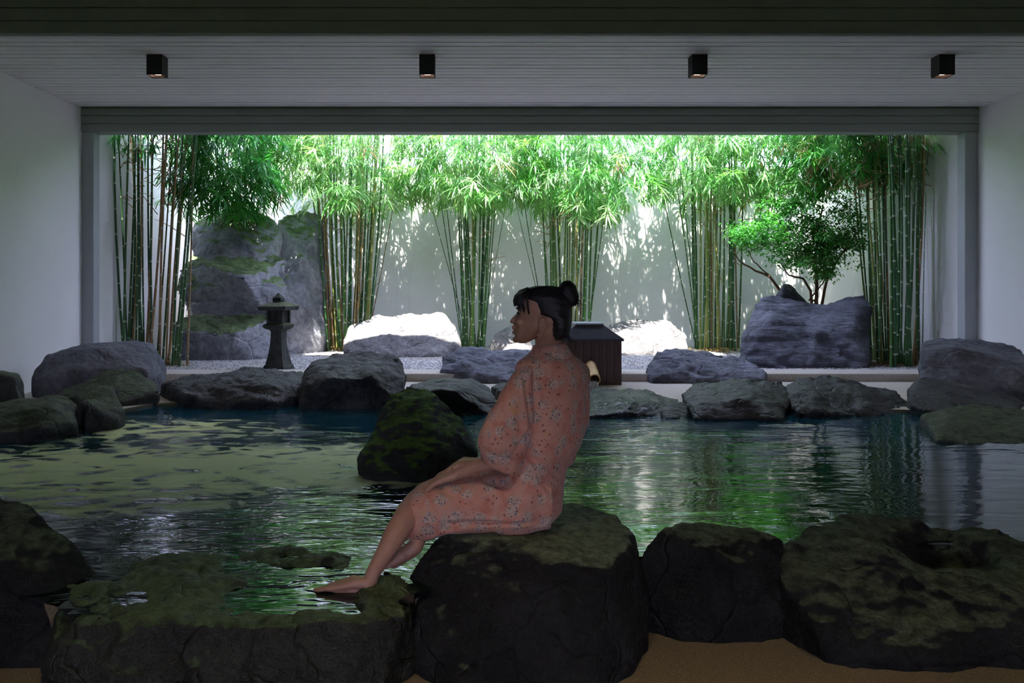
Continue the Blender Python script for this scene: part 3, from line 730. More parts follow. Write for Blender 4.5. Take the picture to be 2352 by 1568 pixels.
# ------------------------------------------------------------------ stone lantern
def lantern():
    t = empty('stone_lantern', P(640, 845, 9.06))
    t.location.z = 0.095
    tag(t, 'dark stone garden lantern with a pyramid roof standing behind the kerb', 'lantern')
    mat = rock_mat('lantern_stone', (0.030, 0.034, 0.034), (0.10, 0.105, 0.10), moss=(0.13, 0.15, 0.075), moss_amt=0.32, rough=0.85, scale=9, bump=0.5)
    px = 9.06 / F
    rotz = Matrix.Rotation(R(-14), 4, 'Z')
    def sq(hw, z): return [rotz @ Vector((sx * hw, sy * hw, z)) for sx, sy in ((-1, -1), (1, -1), (1, 1), (-1, 1))]
    def stack(name, prof, parent=t):
        g = Geo(); g.loft([sq(h * px, (845 - v) * px) for v, h in prof])
        me = g.mesh(name, mat)
        o = link(name, me, parent)
        bv = o.modifiers.new('bevel', 'BEVEL'); bv.width = 0.006; bv.segments = 2
        return o
    stack('base', [(846, 27), (836, 24)])
    stack('post', [(836, 22.5), (815, 18), (790, 14.5), (762, 13), (757, 15)])
    stack('platform', [(757, 15), (752, 25), (745, 27), (743, 24), (740, 19)])
    # fire box: four corner posts, sills and crossed window bars
    g = Geo()
    fb = 17.5
    box_ = stack('fire_box', [(740, 15.5), (711, 15.5)])
    hw = fb * px; zb, zt = 105 * px, 134 * px
    def bar(x0, x1, y0, y1, z0, z1, parent):
        me = box_mesh('bar', x0, x1, y0, y1, z0, z1, mat); me.transform(rotz); link('bar', me, parent)
    for sx in (-1, 1):
        for sy in (-1, 1):
            bar(sx * hw - 0.012, sx * hw + 0.012, sy * hw - 0.012, sy * hw + 0.012, zb, zt, box_)
    for s_ in (-1, 1):
        bar(-0.005, 0.005, s_ * hw - 0.006, s_ * hw + 0.006, zb, zt, box_)
        bar(-hw, hw, s_ * hw - 0.006, s_ * hw + 0.006, (zb + zt) / 2 - 0.006, (zb + zt) / 2 + 0.006, box_)
        bar(-hw, hw, s_ * hw - 0.008, s_ * hw + 0.008, zb, zb + 0.016, box_)
    for (a, c) in ((-0.3, 0.28), (0.32, 0.28), (0.32, -0.3)):
        me = box_mesh('window', a * hw - 0.006, a * hw + 0.010, -hw + 0.010, -hw + 0.012, (zb + zt) / 2 + c * 0.055 - 0.008, (zb + zt) / 2 + c * 0.055 + 0.012, M['wall'])
        me.transform(rotz); link('window', me, box_)
    stack('roof', [(711, 33), (702, 35.5), (697, 22), (692, 8)])
    stack('finial', [(693, 9), (689, 10.5), (683, 10), (678, 6), (672, 2)])
lantern()

# ------------------------------------------------------------------ wooden box with spout
def wood_mat(name, c1, c2):
    m, nt, b = new_mat(name)
    v = coords(nt, 'Object', (14, 14, 1.2)); n = noise_n(nt, v, 2.0, 6, 0.6, 0.5)
    c = ramp(nt, n, [(0.3, c1), (0.7, c2)]).outputs['Color']
    nt.links.new(c, b.inputs['Base Color']); b.inputs['Roughness'].default_value = 0.55
    bump_n(nt, n, 0.3, 0.004, b)
    return m
M['wood'] = wood_mat('dark_red_timber', (0.030, 0.014, 0.010), (0.10, 0.045, 0.028))
M['lid'] = plain('dark_slate_lid', (0.045, 0.05, 0.058), 0.45, 0.15, 12)
M['lidtop'] = plain('grey_lid_top', (0.30, 0.33, 0.36), 0.4, 0.1, 12)
def spout_box():
    d = 8.15; px = d / F
    t = empty('spout_box', (P(1357, 884, d).x, d + 0.3, ZF))
    tag(t, 'dark timber box with a hipped lid behind the woman\'s shoulder', 'box')
    hw = 71 * px; h = 101 * px
    n = 8; bw_ = 2 * hw / n
    bm = box_mesh('board', -bw_ / 2 + 0.001, bw_ / 2 - 0.001, -0.012, 0.012, 0, h, M['wood'], 0.002)
    for k in range(n):
        x = -hw + bw_ * (k + 0.5)
        link('board', bm, t, (x, -0.288, 0)); link('board', bm, t, (x, 0.288, 0))
    bs = box_mesh('board', -0.012, 0.012, -0.137, 0.137, 0, h, M['wood'], 0.002)
    for s_ in (-1, 1):
        for y in (-0.138, 0.138): link('board', bs, t, (s_ * (hw - 0.012), y, 0))
    ew = 75 * px; z1 = h; z2 = h + 0.022; z3 = h + 36 * px
    def rect(a, bb, z): return [Vector((-a, -bb, z)), Vector((a, -bb, z)), Vector((a, bb, z)), Vector((-a, bb, z))]
    g = Geo(); g.loft([rect(ew, 0.33, z1), rect(ew, 0.33, z2), rect(32 * px, 0.20, z3)])
    lid = link('lid', g.mesh('lid', M['lid']), t)
    g = Geo(); g.loft([rect(33 * px, 0.205, z3), rect(33 * px, 0.205, z3 + 0.015)])
    link('lid_cap', g.mesh('lid_cap', M['lidtop']), lid)
    # bamboo spout, pointing out over the pool
    a = P(1357, 842, 7.98); bb = P(1366, 872, 7.5)
    sp = empty('bamboo_spout', a); tag(sp, 'bamboo spout pouring water from the timber box', 'spout')
    ax = bb - a; r = 13.5 * 7.5 / F
    g = Geo(); pts = [Vector((0, 0, 0)) - ax * 0.1, ax * 0.1, ax * 0.5, ax * 0.93, ax]
    g.tube(pts, [r * 0.95, r * 0.95, r, r, r], 20, cap=False)
    g.tube([ax, ax * 0.5, ax * 0.1], [r * 0.80, r * 0.80, r * 0.8], 20, cap=False)
    # the cut lip
    t_ = ax.normalized(); nx_ = t_.cross(Vector((0, 0, 1))).normalized(); ny_ = t_.cross(nx_)
    o1 = [ax + (nx_ * math.cos(k * 2 * math.pi / 20) + ny_ * math.sin(k * 2 * math.pi / 20)) * r for k in range(20)]
    o2 = [ax + (nx_ * math.cos(k * 2 * math.pi / 20) + ny_ * math.sin(k * 2 * math.pi / 20)) * r * 0.8 for k in range(20)]
    g.loft([o1, o2], cap=False)
    link('tube', g.mesh('tube', plain('dry_bamboo', (0.50, 0.34, 0.14), 0.45, 0.2, 8), True), sp)
    g = Geo()
    ring = [ax * 0.48 - t_ * 0.004, ax * 0.48, ax * 0.48 + t_ * 0.006]
    g.tube(ring, [r * 1.0, r * 1.06, r * 1.0], 20, cap=False)
    link('node_ring', g.mesh('node_ring', plain('bamboo_node', (0.36, 0.24, 0.10), 0.5), True), sp)
    g = Geo()
    g.tube([ax * 0.2, ax * 0.45, ax * 0.55], [r * 0.78] * 3, 20)
    link('hollow', g.mesh('hollow', plain('dark_bamboo_inside', (0.02, 0.016, 0.010), 0.9)), sp)
    # the falling water
    m, nt, b_ = new_mat('falling_water')
    b_.inputs['Base Color'].default_value = (0.85, 0.92, 1.0, 1); b_.inputs['Roughness'].default_value = 0.12
    b_.inputs['Transmission Weight'].default_value = 0.45; b_.inputs['IOR'].default_value = 1.33
    v = coords(nt, 'Object', (60, 60, 6)); bump_n(nt, noise_n(nt, v, 1.5, 3), 0.8, 0.02, b_)
    M['stream'] = m
    st = empty('water_stream', bb); tag(st, 'thin stream of water falling from the bamboo spout', 'water stream')
    rng = random.Random(5)
    for k in range(7):
        g = Geo(); ox = rng.uniform(-0.03, 0.03); oy = rng.uniform(-0.02, 0.02)
        pts = []; rad = []
        for i in range(7):
            f_ = i / 6
            pts.append(Vector((ox * (1 + f_) - 0.03 * f_, oy - 0.10 * f_, -0.02 - 0.13 * f_ * f_ - 0.02 * f_)))
            rad.append(rng.uniform(0.006, 0.013))
        g.tube(pts, rad, 7)
        link('strand', g.mesh('strand', m, True), st)
spout_box()

# ------------------------------------------------------------------ bamboo
def leaf_mat(name, dark, light, trans=0.5, rough=0.35):
    m, nt, b = new_mat(name)
    v = coords(nt, 'Object')
    oi = nt.nodes.new('ShaderNodeObjectInfo')
    n = noise_n(nt, v, 6.0, 2)
    f = math_n(nt, 'ADD', math_n(nt, 'MULTIPLY', n, 0.9), math_n(nt, 'MULTIPLY', math_n(nt, 'SUBTRACT', oi.outputs['Random'], 0.5), 0.5))
    c = ramp(nt, f, [(0.25, dark), (0.75, light)]).outputs['Color']
    nt.links.new(c, b.inputs['Base Color']); b.inputs['Roughness'].default_value = rough; b.inputs['Specular IOR Level'].default_value = 0.6
    tr = nt.nodes.new('ShaderNodeBsdfTranslucent'); nt.links.new(mixc(nt, 1.0, c, (0.95, 1.15, 0.45), 'MULTIPLY'), tr.inputs['Color'])
    mx = nt.nodes.new('ShaderNodeMixShader'); mx.inputs[0].default_value = trans
    nt.links.new(b.outputs[0], mx.inputs[1]); nt.links.new(tr.outputs[0], mx.inputs[2])
    nt.links.new(mx.outputs[0], nt.nodes['Material Output'].inputs['Surface'])
    return m
M['leaf'] = leaf_mat('bamboo_leaf', (0.10, 0.34, 0.07), (0.46, 0.58, 0.34))
M['leaf_deep'] = leaf_mat('deep_bamboo_leaf', (0.03, 0.20, 0.045), (0.10, 0.36, 0.07))
M['leaf_dry'] = leaf_mat('dry_bamboo_leaf', (0.20, 0.13, 0.05), (0.42, 0.31, 0.14), 0.3)
M['leaf_shrub'] = leaf_mat('shrub_leaf', (0.045, 0.24, 0.06), (0.16, 0.44, 0.11), 0.45, 0.3)
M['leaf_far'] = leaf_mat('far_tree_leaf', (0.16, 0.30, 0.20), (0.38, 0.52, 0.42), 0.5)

def culm_mat(name, lo, hi):
    m, nt, b = new_mat(name)
    v = coords(nt, 'Object', (1, 1, 0.6)); oi = nt.nodes.new('ShaderNodeObjectInfo')
    f = math_n(nt, 'ADD', math_n(nt, 'MULTIPLY', noise_n(nt, v, 3.0, 4), 0.6), math_n(nt, 'MULTIPLY', oi.outputs['Random'], 0.5))
    nt.links.new(ramp(nt, f, [(0.25, lo), (0.8, hi)]).outputs['Color'], b.inputs['Base Color'])
    b.inputs['Roughness'].default_value = 0.35
    return m
M['culm'] = culm_mat('green_bamboo_culm', (0.014, 0.075, 0.028), (0.075, 0.185, 0.04))
M['culm_y'] = culm_mat('yellow_green_culm', (0.10, 0.20, 0.035), (0.34, 0.33, 0.10))
M['culm_t'] = culm_mat('dry_tan_culm', (0.20, 0.12, 0.05), (0.42, 0.26, 0.12))
M['node'] = plain('pale_node_ring', (0.42, 0.46, 0.36), 0.6)
M['twig'] = plain('brown_twig', (0.34, 0.21, 0.10), 0.8, 0.3, 5)

def culm_mesh(mat, h, r, sp, seed):
    rng = random.Random(seed)
    g = Geo(); z = 0.0; rings = []; kinds = []
    seg = 8
    pts = []; rad = []
    bx, by = rng.uniform(-0.06, 0.06), rng.uniform(-0.06, 0.06)
    def ax(z):
        f_ = z / h
        return Vector((bx * math.sin(f_ * 3.0), by * math.sin(f_ * 3.0), z))
    prof = [(0, 1.0, 0)]
    z = rng.uniform(0.08, sp)
    while z < h - 0.02:
        prof += [(z - 0.010, 1.0, 0), (z, 1.22, 1), (z + 0.010, 0.98, 0)]
        z += sp * rng.uniform(0.85, 1.15)
    prof.append((h, 1.0, 0))
    me_v = []; me_f = []; mats = []
    for i, (zz, k, kind) in enumerate(prof):
        c = ax(zz); rr = r * k * (1 - 0.45 * zz / h)
        for s_ in range(seg):
            a = 2 * math.pi * s_ / seg
            me_v.append((c.x + rr * math.cos(a), c.y + rr * math.sin(a), zz))
    for i in range(len(prof) - 1):
        for s_ in range(seg):
            s2 = (s_ + 1) % seg
            me_f.append((i * seg + s_, i * seg + s2, (i + 1) * seg + s2, (i + 1) * seg + s_))
            mats.append(1 if (prof[i][2] or prof[i + 1][2]) and abs(prof[i][0] - prof[i + 1][0]) < 0.02 else 0)
    me = mesh_from('culm', me_v, me_f, mat, True)
    me.materials.append(M['node'])
    me.polygons.foreach_set('material_index', mats)
    return me
CULM_H = 4.0
CULMS = {k: [culm_mesh(M[k], CULM_H, 0.0140, 0.27, 11 * i + j) for j in range(4)] for i, k in enumerate(('culm', 'culm_y', 'culm_t'))}

def leaf_verts(base, direction, length, width, droop, up=Vector((0, 0, 1))):
    d = direction.normalized()
    s_ = d.cross(up)
    if s_.length < 1e-3: s_ = Vector((1, 0, 0))
    s_.normalize()
    n = s_.cross(d)
    p0 = base; p1 = base + d * length * 0.35 + n * 0.004
    p2 = base + d * length * 0.72 - Vector((0, 0, droop * length * 0.35)); p3 = base + d * length - Vector((0, 0, droop * length))
    w = width / 2
    return [p0, p1 + s_ * w, p1 - s_ * w, p2 + s_ * w * 0.75, p2 - s_ * w * 0.75, p3], [(0, 2, 1), (1, 2, 4, 3), (3, 4, 5)]

def spray_geo(g, origin, axis, rng, n=11, L=0.20, W=0.018, spread=1.15, twig=0.20):
    """a drooping bamboo twig ending in a fan of narrow leaves"""
    axis = axis.normalized()
    side = axis.cross(Vector((0, 0, 1)))
    if side.length < 1e-3: side = Vector((1, 0, 0))
    side.normalize(); upv = side.cross(axis)
    for k in range(n):
        t = rng.random() ** 0.6
        base = origin + axis * twig * t - Vector((0, 0, 0.06 * t * t))
        a = rng.uniform(-1.25, 1.25) * spread; e = rng.uniform(-0.7, 0.35)
        d = axis * math.cos(a) * math.cos(e) + side * math.sin(a) * math.cos(e) + upv * math.sin(e)
        v, f = leaf_verts(base, d, L * rng.uniform(0.65, 1.2), W * rng.uniform(0.8, 1.25), rng.uniform(0.0, 0.42))
        g.add(v, f)

def spray_meshes(mat, count, seed, **kw):
    out = []
    for k in range(count):
        rng = random.Random(seed + k); g = Geo()
        spray_geo(g, Vector((0, 0, 0)), Vector((1, 0, -0.25)), rng, **kw)
        out.append(g.mesh('leaf_spray', mat))
    return out
SPRAYS = {k: spray_meshes(M[k], 7, 100 * i, n=19) for i, k in enumerate(('leaf', 'leaf_deep', 'leaf_dry'))}

def bamboo(label, base_uv, d0, culms, foliage, mat='leaf', n_parts=230, n_stuff=450, seed=0, dry=0.0, extra=None, group='bamboo clumps in the courtyard'):
    """culms: list of (u_base, v_base or None, u_top_at_v300, depth, kind, radius factor); foliage(rng) -> point, outward"""
    t = empty('bamboo_clump', (P(base_uv, 0, d0).x, d0, 0.09))
    tag(t, label, 'bamboo', group)
    o = t.location
    rng = random.Random(seed)
    for (ub, ut, d, kind, rf) in culms:
        pb = P(ub, 0, d); pb.z = 0.085
        dt = d + rng.uniform(-0.12, 0.12)
        pt = P(ut, 300, dt)
        ax = (pt - pb)
        ax = ax * ((4.1 + rng.uniform(-0.5, 0.5)) / ax.z)
        me = CULMS[kind][rng.randrange(4)]
        c = link('culm', me, t)
        q = Vector((0, 0, 1)).rotation_difference(ax.normalized()).to_matrix().to_4x4()
        sc = ax.length / CULM_H
        c.matrix_parent_inverse = Matrix()
        c.matrix_local = Matrix.Translation(pb - o) @ q @ Matrix.Rotation(rng.random() * 6.28, 4, 'Z') @ Matrix.Diagonal((rf, rf, sc, 1))
    g = Geo()
    for k in range(n_parts + n_stuff):
        p, outv = foliage(rng)
        m_ = 'leaf_dry' if rng.random() < dry else mat
        yaw = math.atan2(outv.y, outv.x); pitch = rng.uniform(-0.3, 0.75); s_ = rng.uniform(0.75, 1.25)
        if k < n_parts:
            c = link('leaf_spray', SPRAYS[m_][rng.randrange(7)], t)
            c.matrix_local = Matrix.Translation(p - o) @ Matrix.Rotation(yaw, 4, 'Z') @ Matrix.Rotation(pitch, 4, 'Y') @ Matrix.Rotation(rng.uniform(-.5, .5), 4, 'X') @ Matrix.Scale(s_, 4)
        else:
            ax = Vector((math.cos(yaw), math.sin(yaw), -math.tan(pitch) * 0.8 - 0.2))
            spray_geo(g, p - o, ax, rng, n=12, L=0.19 * s_, W=0.018 * s_)
    if n_stuff:
        f_ = link('foliage', g.mesh('foliage', M[mat]), t); f_['kind'] = 'stuff'
    # bare twigs between the culms
    g = Geo()
    if extra:
        for (u, v, d, n, su, sv) in extra:
            for k in range(n):
                a = P(rng.gauss(u, su), rng.gauss(v, sv), d + rng.uniform(-0.2, 0.2))
                dv = Vector((rng.uniform(-1, 1), rng.uniform(-0.6, 0.4), rng.uniform(-0.1, 1.0))) * rng.uniform(0.12, 0.4)
                g.tube([a - o, a - o + dv * 0.5 + Vector((0, 0, 0.02)), a - o + dv], [0.006, 0.0045, 0.002], 4, cap=False)
        tw = link('twigs', g.mesh('twigs', M['twig']), t); tw['kind'] = 'stuff'
    return t

def crown(uc, d, zmin, zmax, rx, ry, slope=0.5, cz=None):
    xc = P(uc, 0, d).x
    def f(rng):
        while True:
            a = rng.uniform(-1, 1); b_ = rng.uniform(-1, 1)
            if a * a + b_ * b_ > 1: continue
            z = zmin + (zmax - zmin) * rng.random() ** 1.15
            if z < zmin + slope * abs(a) * rx * rng.uniform(0.5, 1.2): continue
            p = Vector((xc + a * rx, d + b_ * ry, z))
            if p.y > YB - 0.12 and z < ZW + 0.1: continue
            out = Vector((a + rng.uniform(-.6, .6), b_ - 0.35 + rng.uniform(-.6, .6), 0))
            return p, out
    return f
def culm_row(u0, u1, spread, n, d0, d1, seed, kinds='culm', rf=(0.8, 1.2), lean=0):
    rng = random.Random(seed); out = []
    for k in range(n):
        f_ = (k + rng.uniform(0.1, 0.9)) / n
        ub = u0 + (u1 - u0) * f_
        ut = ub + (f_ - 0.5) * spread + rng.gauss(0, 10) + lean
        out.append((ub, ut, rng.uniform(d0, d1), rng.choice(kinds), rng.uniform(*rf)))
    return out
G3 = ['culm', 'culm', 'culm', 'culm_y']
# left front clump
L1 = culm_row(285, 415, 60, 24, 9.3, 9.9, 1, ['culm', 'culm', 'culm', 'culm', 'culm_t'], (0.8, 1.25), 14)
L1 += [(430, 440, 9.4, 'culm_t', 0.85), (412, 455, 9.25, 'culm', 0.9), (283, 300, 9.35, 'culm', 1.1), (292, 306, 9.4, 'culm', 1.1)]
fl = crown(520, 10.3, 2.05, 3.6, 0.62, 0.7, 0.5); fl2 = crown(360, 9.7, 2.75, 4.4, 0.6, 0.5, 0.1)
bamboo('tall dark green bamboo clump beside the left column', 350, 9.6, L1, lambda r: fl(r) if r.random() < 0.86 else fl2(r), 'leaf_deep', 280, 460, 21, 0.05,
       extra=[(330, 370, 9.5, 60, 40, 60), (400, 400, 9.5, 30, 25, 70), (285, 360, 9.5, 12, 15, 40)])
L2 = culm_row(752, 846, 70, 38, 11.5, 12.2, 2, G3 + ['culm_t'], (0.85, 1.25))
L2 += [(840, 930, 11.9, 'culm_t', 0.6), (843, 900, 11.8, 'culm', 0.6)]
f2a = crown(790, 11.5, 2.15, 3.85, 1.05, 0.9, 0.35); f2b = crown(660, 11.4, 2.55, 3.7, 0.6, 0.7, 0.35)
bamboo('thick bamboo clump right of the mossy rockwork', 800, 11.9, L2, lambda r: f2a(r) if r.random() < .7 else f2b(r), 'leaf', 290, 470, 22, 0.03, extra=[(800, 500, 11.8, 40, 25, 30), (790, 640, 11.7, 14, 30, 60)])
L3 = culm_row(1064, 1112, 40, 16, 11.7, 12.2, 3, G3, (0.85, 1.2)) + [(1062, 985, 11.9, 'culm', 0.6), (1064, 1010, 12.0, 'culm', 0.6), (1108, 1140, 11.9, 'culm', 0.65), (1112, 1150, 12.0, 'culm', 0.65), (1080, 940, 12.1, 'culm', 0.45), (1100, 1190, 12.1, 'culm', 0.4)]
f3a = crown(1085, 11.5, 2.20, 3.85, 1.0, 0.9, 0.40)
bamboo('slender bamboo clump left of the woman\'s head', 1088, 11.9, L3, f3a, 'leaf', 290, 380, 23, 0.02, extra=[(1090, 520, 11.8, 14, 25, 60)])
L4 = culm_row(1260, 1354, 40, 22, 11.7, 12.2, 4, ['culm', 'culm', 'culm_y', 'culm_t', 'culm_y'], (0.85, 1.2)) + [(1262, 1185, 11.9, 'culm', 0.6), (1268, 1225, 11.9, 'culm', 0.6), (1345, 1410, 12.0, 'culm', 0.6), (1350, 1385, 11.9, 'culm', 0.6), (1265, 1150, 12.1, 'culm', 0.4)]
f4a = crown(1345, 11.5, 2.10, 3.85, 1.0, 0.9, 0.40)
bamboo('bamboo clump rising right behind the woman\'s head', 1305, 11.9, L4, f4a, 'leaf', 290, 400, 24, 0.03, extra=[(1265, 520, 11.9, 20, 10, 40), (1330, 520, 11.9, 14, 25, 40)])
L5 = culm_row(1595, 1698, 10, 28, 11.5, 12.1, 5, ['culm', 'culm_y', 'culm_y', 'culm_t', 'culm'], (0.85, 1.25)) + [(1600, 1500, 11.9, 'culm', 0.65), (1602, 1530, 11.8, 'culm', 0.8), (1606, 1550, 11.8, 'culm', 0.75)]
f5a = crown(1670, 11.45, 2.30, 3.9, 0.95, 0.9, 0.35); f5b = crown(1830, 11.2, 2.35, 3.9, 0.85, 1.0, 0.3)
bamboo('yellowish bamboo clump lit by the sun left of the layered boulder', 1645, 11.8, L5, lambda r: f5a(r) if r.random() < .66 else f5b(r), 'leaf', 290, 620, 25, 0.05, extra=[(1640, 440, 11.7, 40, 35, 40), (1660, 560, 11.7, 20, 25, 60)])
L6 = culm_row(1998, 2045, 10, 16, 9.5, 10.3, 6, ['culm', 'culm', 'culm_y', 'culm_t'], (0.8, 1.2), -25) + culm_row(2045, 2112, 40, 16, 9.15, 9.6, 7, ['culm', 'culm', 'culm', 'culm_t'], (0.95, 1.35), -5)
L6 += [(2112, 2110, 9.4, 'culm', 0.6), (2118, 2135, 9.5, 'culm', 0.4)]
f6a = crown(1960, 10.3, 2.45, 3.6, 0.75, 0.8, 0.2); f6b = crown(2080, 9.6, 2.7, 4.3, 0.55, 0.5, 0.1)
bamboo('dense bamboo clump with brown twigs beside the right column', 2050, 9.5, L6, lambda r: f6a(r) if r.random() < .84 else f6b(r), 'leaf_deep', 270, 400, 26, 0.35,
       extra=[(2040, 360, 9.6, 90, 55, 50), (2100, 350, 9.5, 50, 25, 45), (1990, 440, 9.9, 40, 30, 40), (1960, 420, 9.9, 30, 40, 20)])

# dry leaf litter at the feet of the bamboo
def litter(uc, d, rx, ry, n, label, seed):
    rng = random.Random(seed); g = Geo(); o = P(uc, 0, d); o.z = 0.095
    for k in range(n):
        p = Vector((rng.uniform(-1.6, 1.6) * rx * rng.random(), rng.uniform(-1.6, 1.6) * ry * rng.random(), rng.uniform(0.0, 0.03)))
        a = rng.random() * 6.28
        v, f_ = leaf_verts(p, Vector((math.cos(a), math.sin(a), rng.uniform(-.1, .3))), 0.11, 0.015, 0.1); g.add(v, f_)
    tag(link('leaf_litter', g.mesh('leaf_litter', M['leaf_dry']), None, o), label, 'leaf litter', 'dry leaf litter under the bamboo', 'stuff')
litter(380, 9.5, 0.25, 0.2, 300, 'dry leaves at the foot of the left bamboo', 1)
litter(800, 11.7, 0.35, 0.25, 350, 'dry leaves at the foot of the bamboo by the rockwork', 2)
litter(1650, 11.5, 0.35, 0.3, 350, 'dry leaves at the foot of the yellowish bamboo', 3)
litter(2050, 9.5, 0.3, 0.25, 400, 'dry leaves at the foot of the right bamboo', 4)

# ------------------------------------------------------------------ small tree behind the layered boulder
def small_tree():
    d = 10.6
    o = P(1860, 0, d); o.z = 0.09
    t = empty('small_tree', o); tag(t, 'small crooked tree with glossy green leaves behind the layered boulder', 'tree')
    bark = plain('brown_bark', (0.16, 0.085, 0.05), 0.85, 0.35, 12, 0.5, 40)
    def br(pts, r0, r1, name='branch', dy=0.0):
        ps = [P(u, v, d + q) - o for (u, v, q) in pts]
        sm = []
        for i in range(len(ps) - 1):
            a, b_ = ps[i], ps[i + 1]
            for k in range(4): sm.append(a.lerp(b_, k / 4) + Vector((mnoise.noise(a * 9 + Vector((k, 0, 0))), 0, mnoise.noise(a * 7 + Vector((0, k, 0))))) * 0.012 * (k > 0))
        sm.append(ps[-1])
        g = Geo(); g.tube(sm, [r0 + (r1 - r0) * i / (len(sm) - 1) for i in range(len(sm))], 8)
        link(name, g.mesh(name, bark, True), t)
    br([(1868, 850, 0), (1872, 760, 0), (1875, 700, 0), (1876, 660, 0), (1872, 600, 0.05), (1880, 520, 0.1), (1890, 470, 0.1)], 0.036, 0.010, 'trunk')
    br([(1868, 850, 0), (1880, 740, -.05), (1900, 640, -0.05), (1935, 580, -.1), (1965, 540, -.1)], 0.028, 0.006, 'trunk')
    br([(1868, 850, 0), (1830, 760, 0), (1792, 668, -.05), (1768, 635, -.1), (1735, 622, -.1), (1700, 600, -.2), (1685, 578, -.2)], 0.028, 0.006, 'trunk')
    br([(1868, 720, 0), (1862, 668, 0), (1845, 640, -.05), (1812, 632, -.1), (1790, 600, -.1)], 0.022, 0.006)
    br([(1768, 635, -.1), (1758, 625, -.1), (1730, 600, -.1), (1720, 575, -.1)], 0.012, 0.005)
    br([(1872, 690, 0), (1858, 690, 0.02), (1890, 650, 0.05), (1905, 620, 0.1)], 0.014, 0.005)
    br([(1876, 600, .05), (1840, 560, 0), (1800, 530, 0), (1770, 500, 0)], 0.014, 0.004)
    br([(1935, 580, -.1), (1960, 560, -.1), (1985, 560, -.1)], 0.012, 0.004)
    # leaves: small glossy ovals in flat-topped pads
    rng = random.Random(9)
    pads = [(1760, 505, 38, 26, 30), (1725, 545, 34, 26, 34), (1800, 545, 45, 32, 40), (1860, 520, 60, 40, 55), (1905, 545, 45, 40, 40), (1960, 540, 34, 45, 40), (1840, 590, 45, 24, 34), (1880, 600, 36, 26, 28), (1895, 625, 22, 14, 14),
            (1860, 460, 60, 34, 36), (1800, 470, 40, 24, 18), (1700, 530, 22, 16, 14), (1935, 490, 30, 30, 16), (1895, 570, 34, 30, 24)]
    g = Geo()
    for (u, v, su, sv, n) in pads:
        for k in range(n):
            p = P(rng.gauss(u, su * .55), rng.gauss(v, sv * .55), d + rng.gauss(-0.1, 0.22)) - o
            if True:
                for q in range(30):
                    p2 = p + Vector((rng.gauss(0, .06), rng.gauss(0, .06), rng.gauss(0, .035))); a = rng.random() * 6.28
                    vv, ff = leaf_verts(p2, Vector((math.cos(a), math.sin(a), rng.uniform(-.5, .3))), rng.uniform(.045, .075), rng.uniform(.02, .03), 0.3); g.add(vv, ff)
    f_ = link('foliage', g.mesh('foliage', M['leaf_shrub']), t); f_['kind'] = 'stuff'
small_tree()

# trees beyond the courtyard wall
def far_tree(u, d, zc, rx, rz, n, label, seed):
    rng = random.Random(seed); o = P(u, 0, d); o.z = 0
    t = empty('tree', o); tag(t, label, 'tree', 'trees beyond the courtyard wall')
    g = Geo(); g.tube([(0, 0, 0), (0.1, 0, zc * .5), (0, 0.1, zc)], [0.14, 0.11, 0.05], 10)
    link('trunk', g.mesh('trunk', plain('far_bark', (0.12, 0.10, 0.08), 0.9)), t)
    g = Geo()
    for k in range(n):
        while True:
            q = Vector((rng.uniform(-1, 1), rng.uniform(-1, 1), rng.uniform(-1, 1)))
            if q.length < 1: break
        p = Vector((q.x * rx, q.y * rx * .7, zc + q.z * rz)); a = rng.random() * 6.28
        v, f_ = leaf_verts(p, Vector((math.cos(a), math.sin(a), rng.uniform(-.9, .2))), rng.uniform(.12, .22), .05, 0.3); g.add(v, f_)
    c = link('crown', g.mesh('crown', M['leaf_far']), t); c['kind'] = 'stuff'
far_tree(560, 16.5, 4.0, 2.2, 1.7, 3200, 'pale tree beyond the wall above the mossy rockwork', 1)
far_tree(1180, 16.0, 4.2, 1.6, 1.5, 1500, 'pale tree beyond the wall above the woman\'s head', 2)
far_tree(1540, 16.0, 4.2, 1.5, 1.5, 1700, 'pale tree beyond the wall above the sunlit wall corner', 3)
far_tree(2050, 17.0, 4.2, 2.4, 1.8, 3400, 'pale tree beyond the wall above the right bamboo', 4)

# thin white cords hanging against the courtyard wall
cord_m = plain('white_cord', (0.85, 0.85, 0.85), 0.6)
for u, v0, v1, lab in ((940, 400, 800, 'thin white cord on the courtyard wall left of the slender bamboo, longer one'), (913, 560, 800, 'thin white cord on the courtyard wall left of the slender bamboo, shorter one'),
                       (1463, 400, 790, 'thin white cord on the courtyard wall right of the woman, rightmost one'), (1428, 420, 790, "thin white cord on the courtyard wall just right of the woman's bun")):
    a = P(u + 3, v0, 12.42); b_ = P(u - 1, v1, 12.42)
    g = Geo(); g.tube([b_ - b_, (a - b_) * 0.5 + Vector((0.006, 0, 0)), a - b_], [0.006] * 3, 6)
    tag(link('hanging_cord', g.mesh('hanging_cord', cord_m, True), None, b_), lab, 'cord', 'white cords on the courtyard wall')

# ------------------------------------------------------------------ the seated woman
DW = 3.0
Geo.rs = 1.05
PX = DW / F                       # metres per photo pixel at her distance
def W(u, v, dy=0.0):
    """pixel on her, dy metres behind (or before) the plane she sits in"""
    return P(u, v, DW + dy)

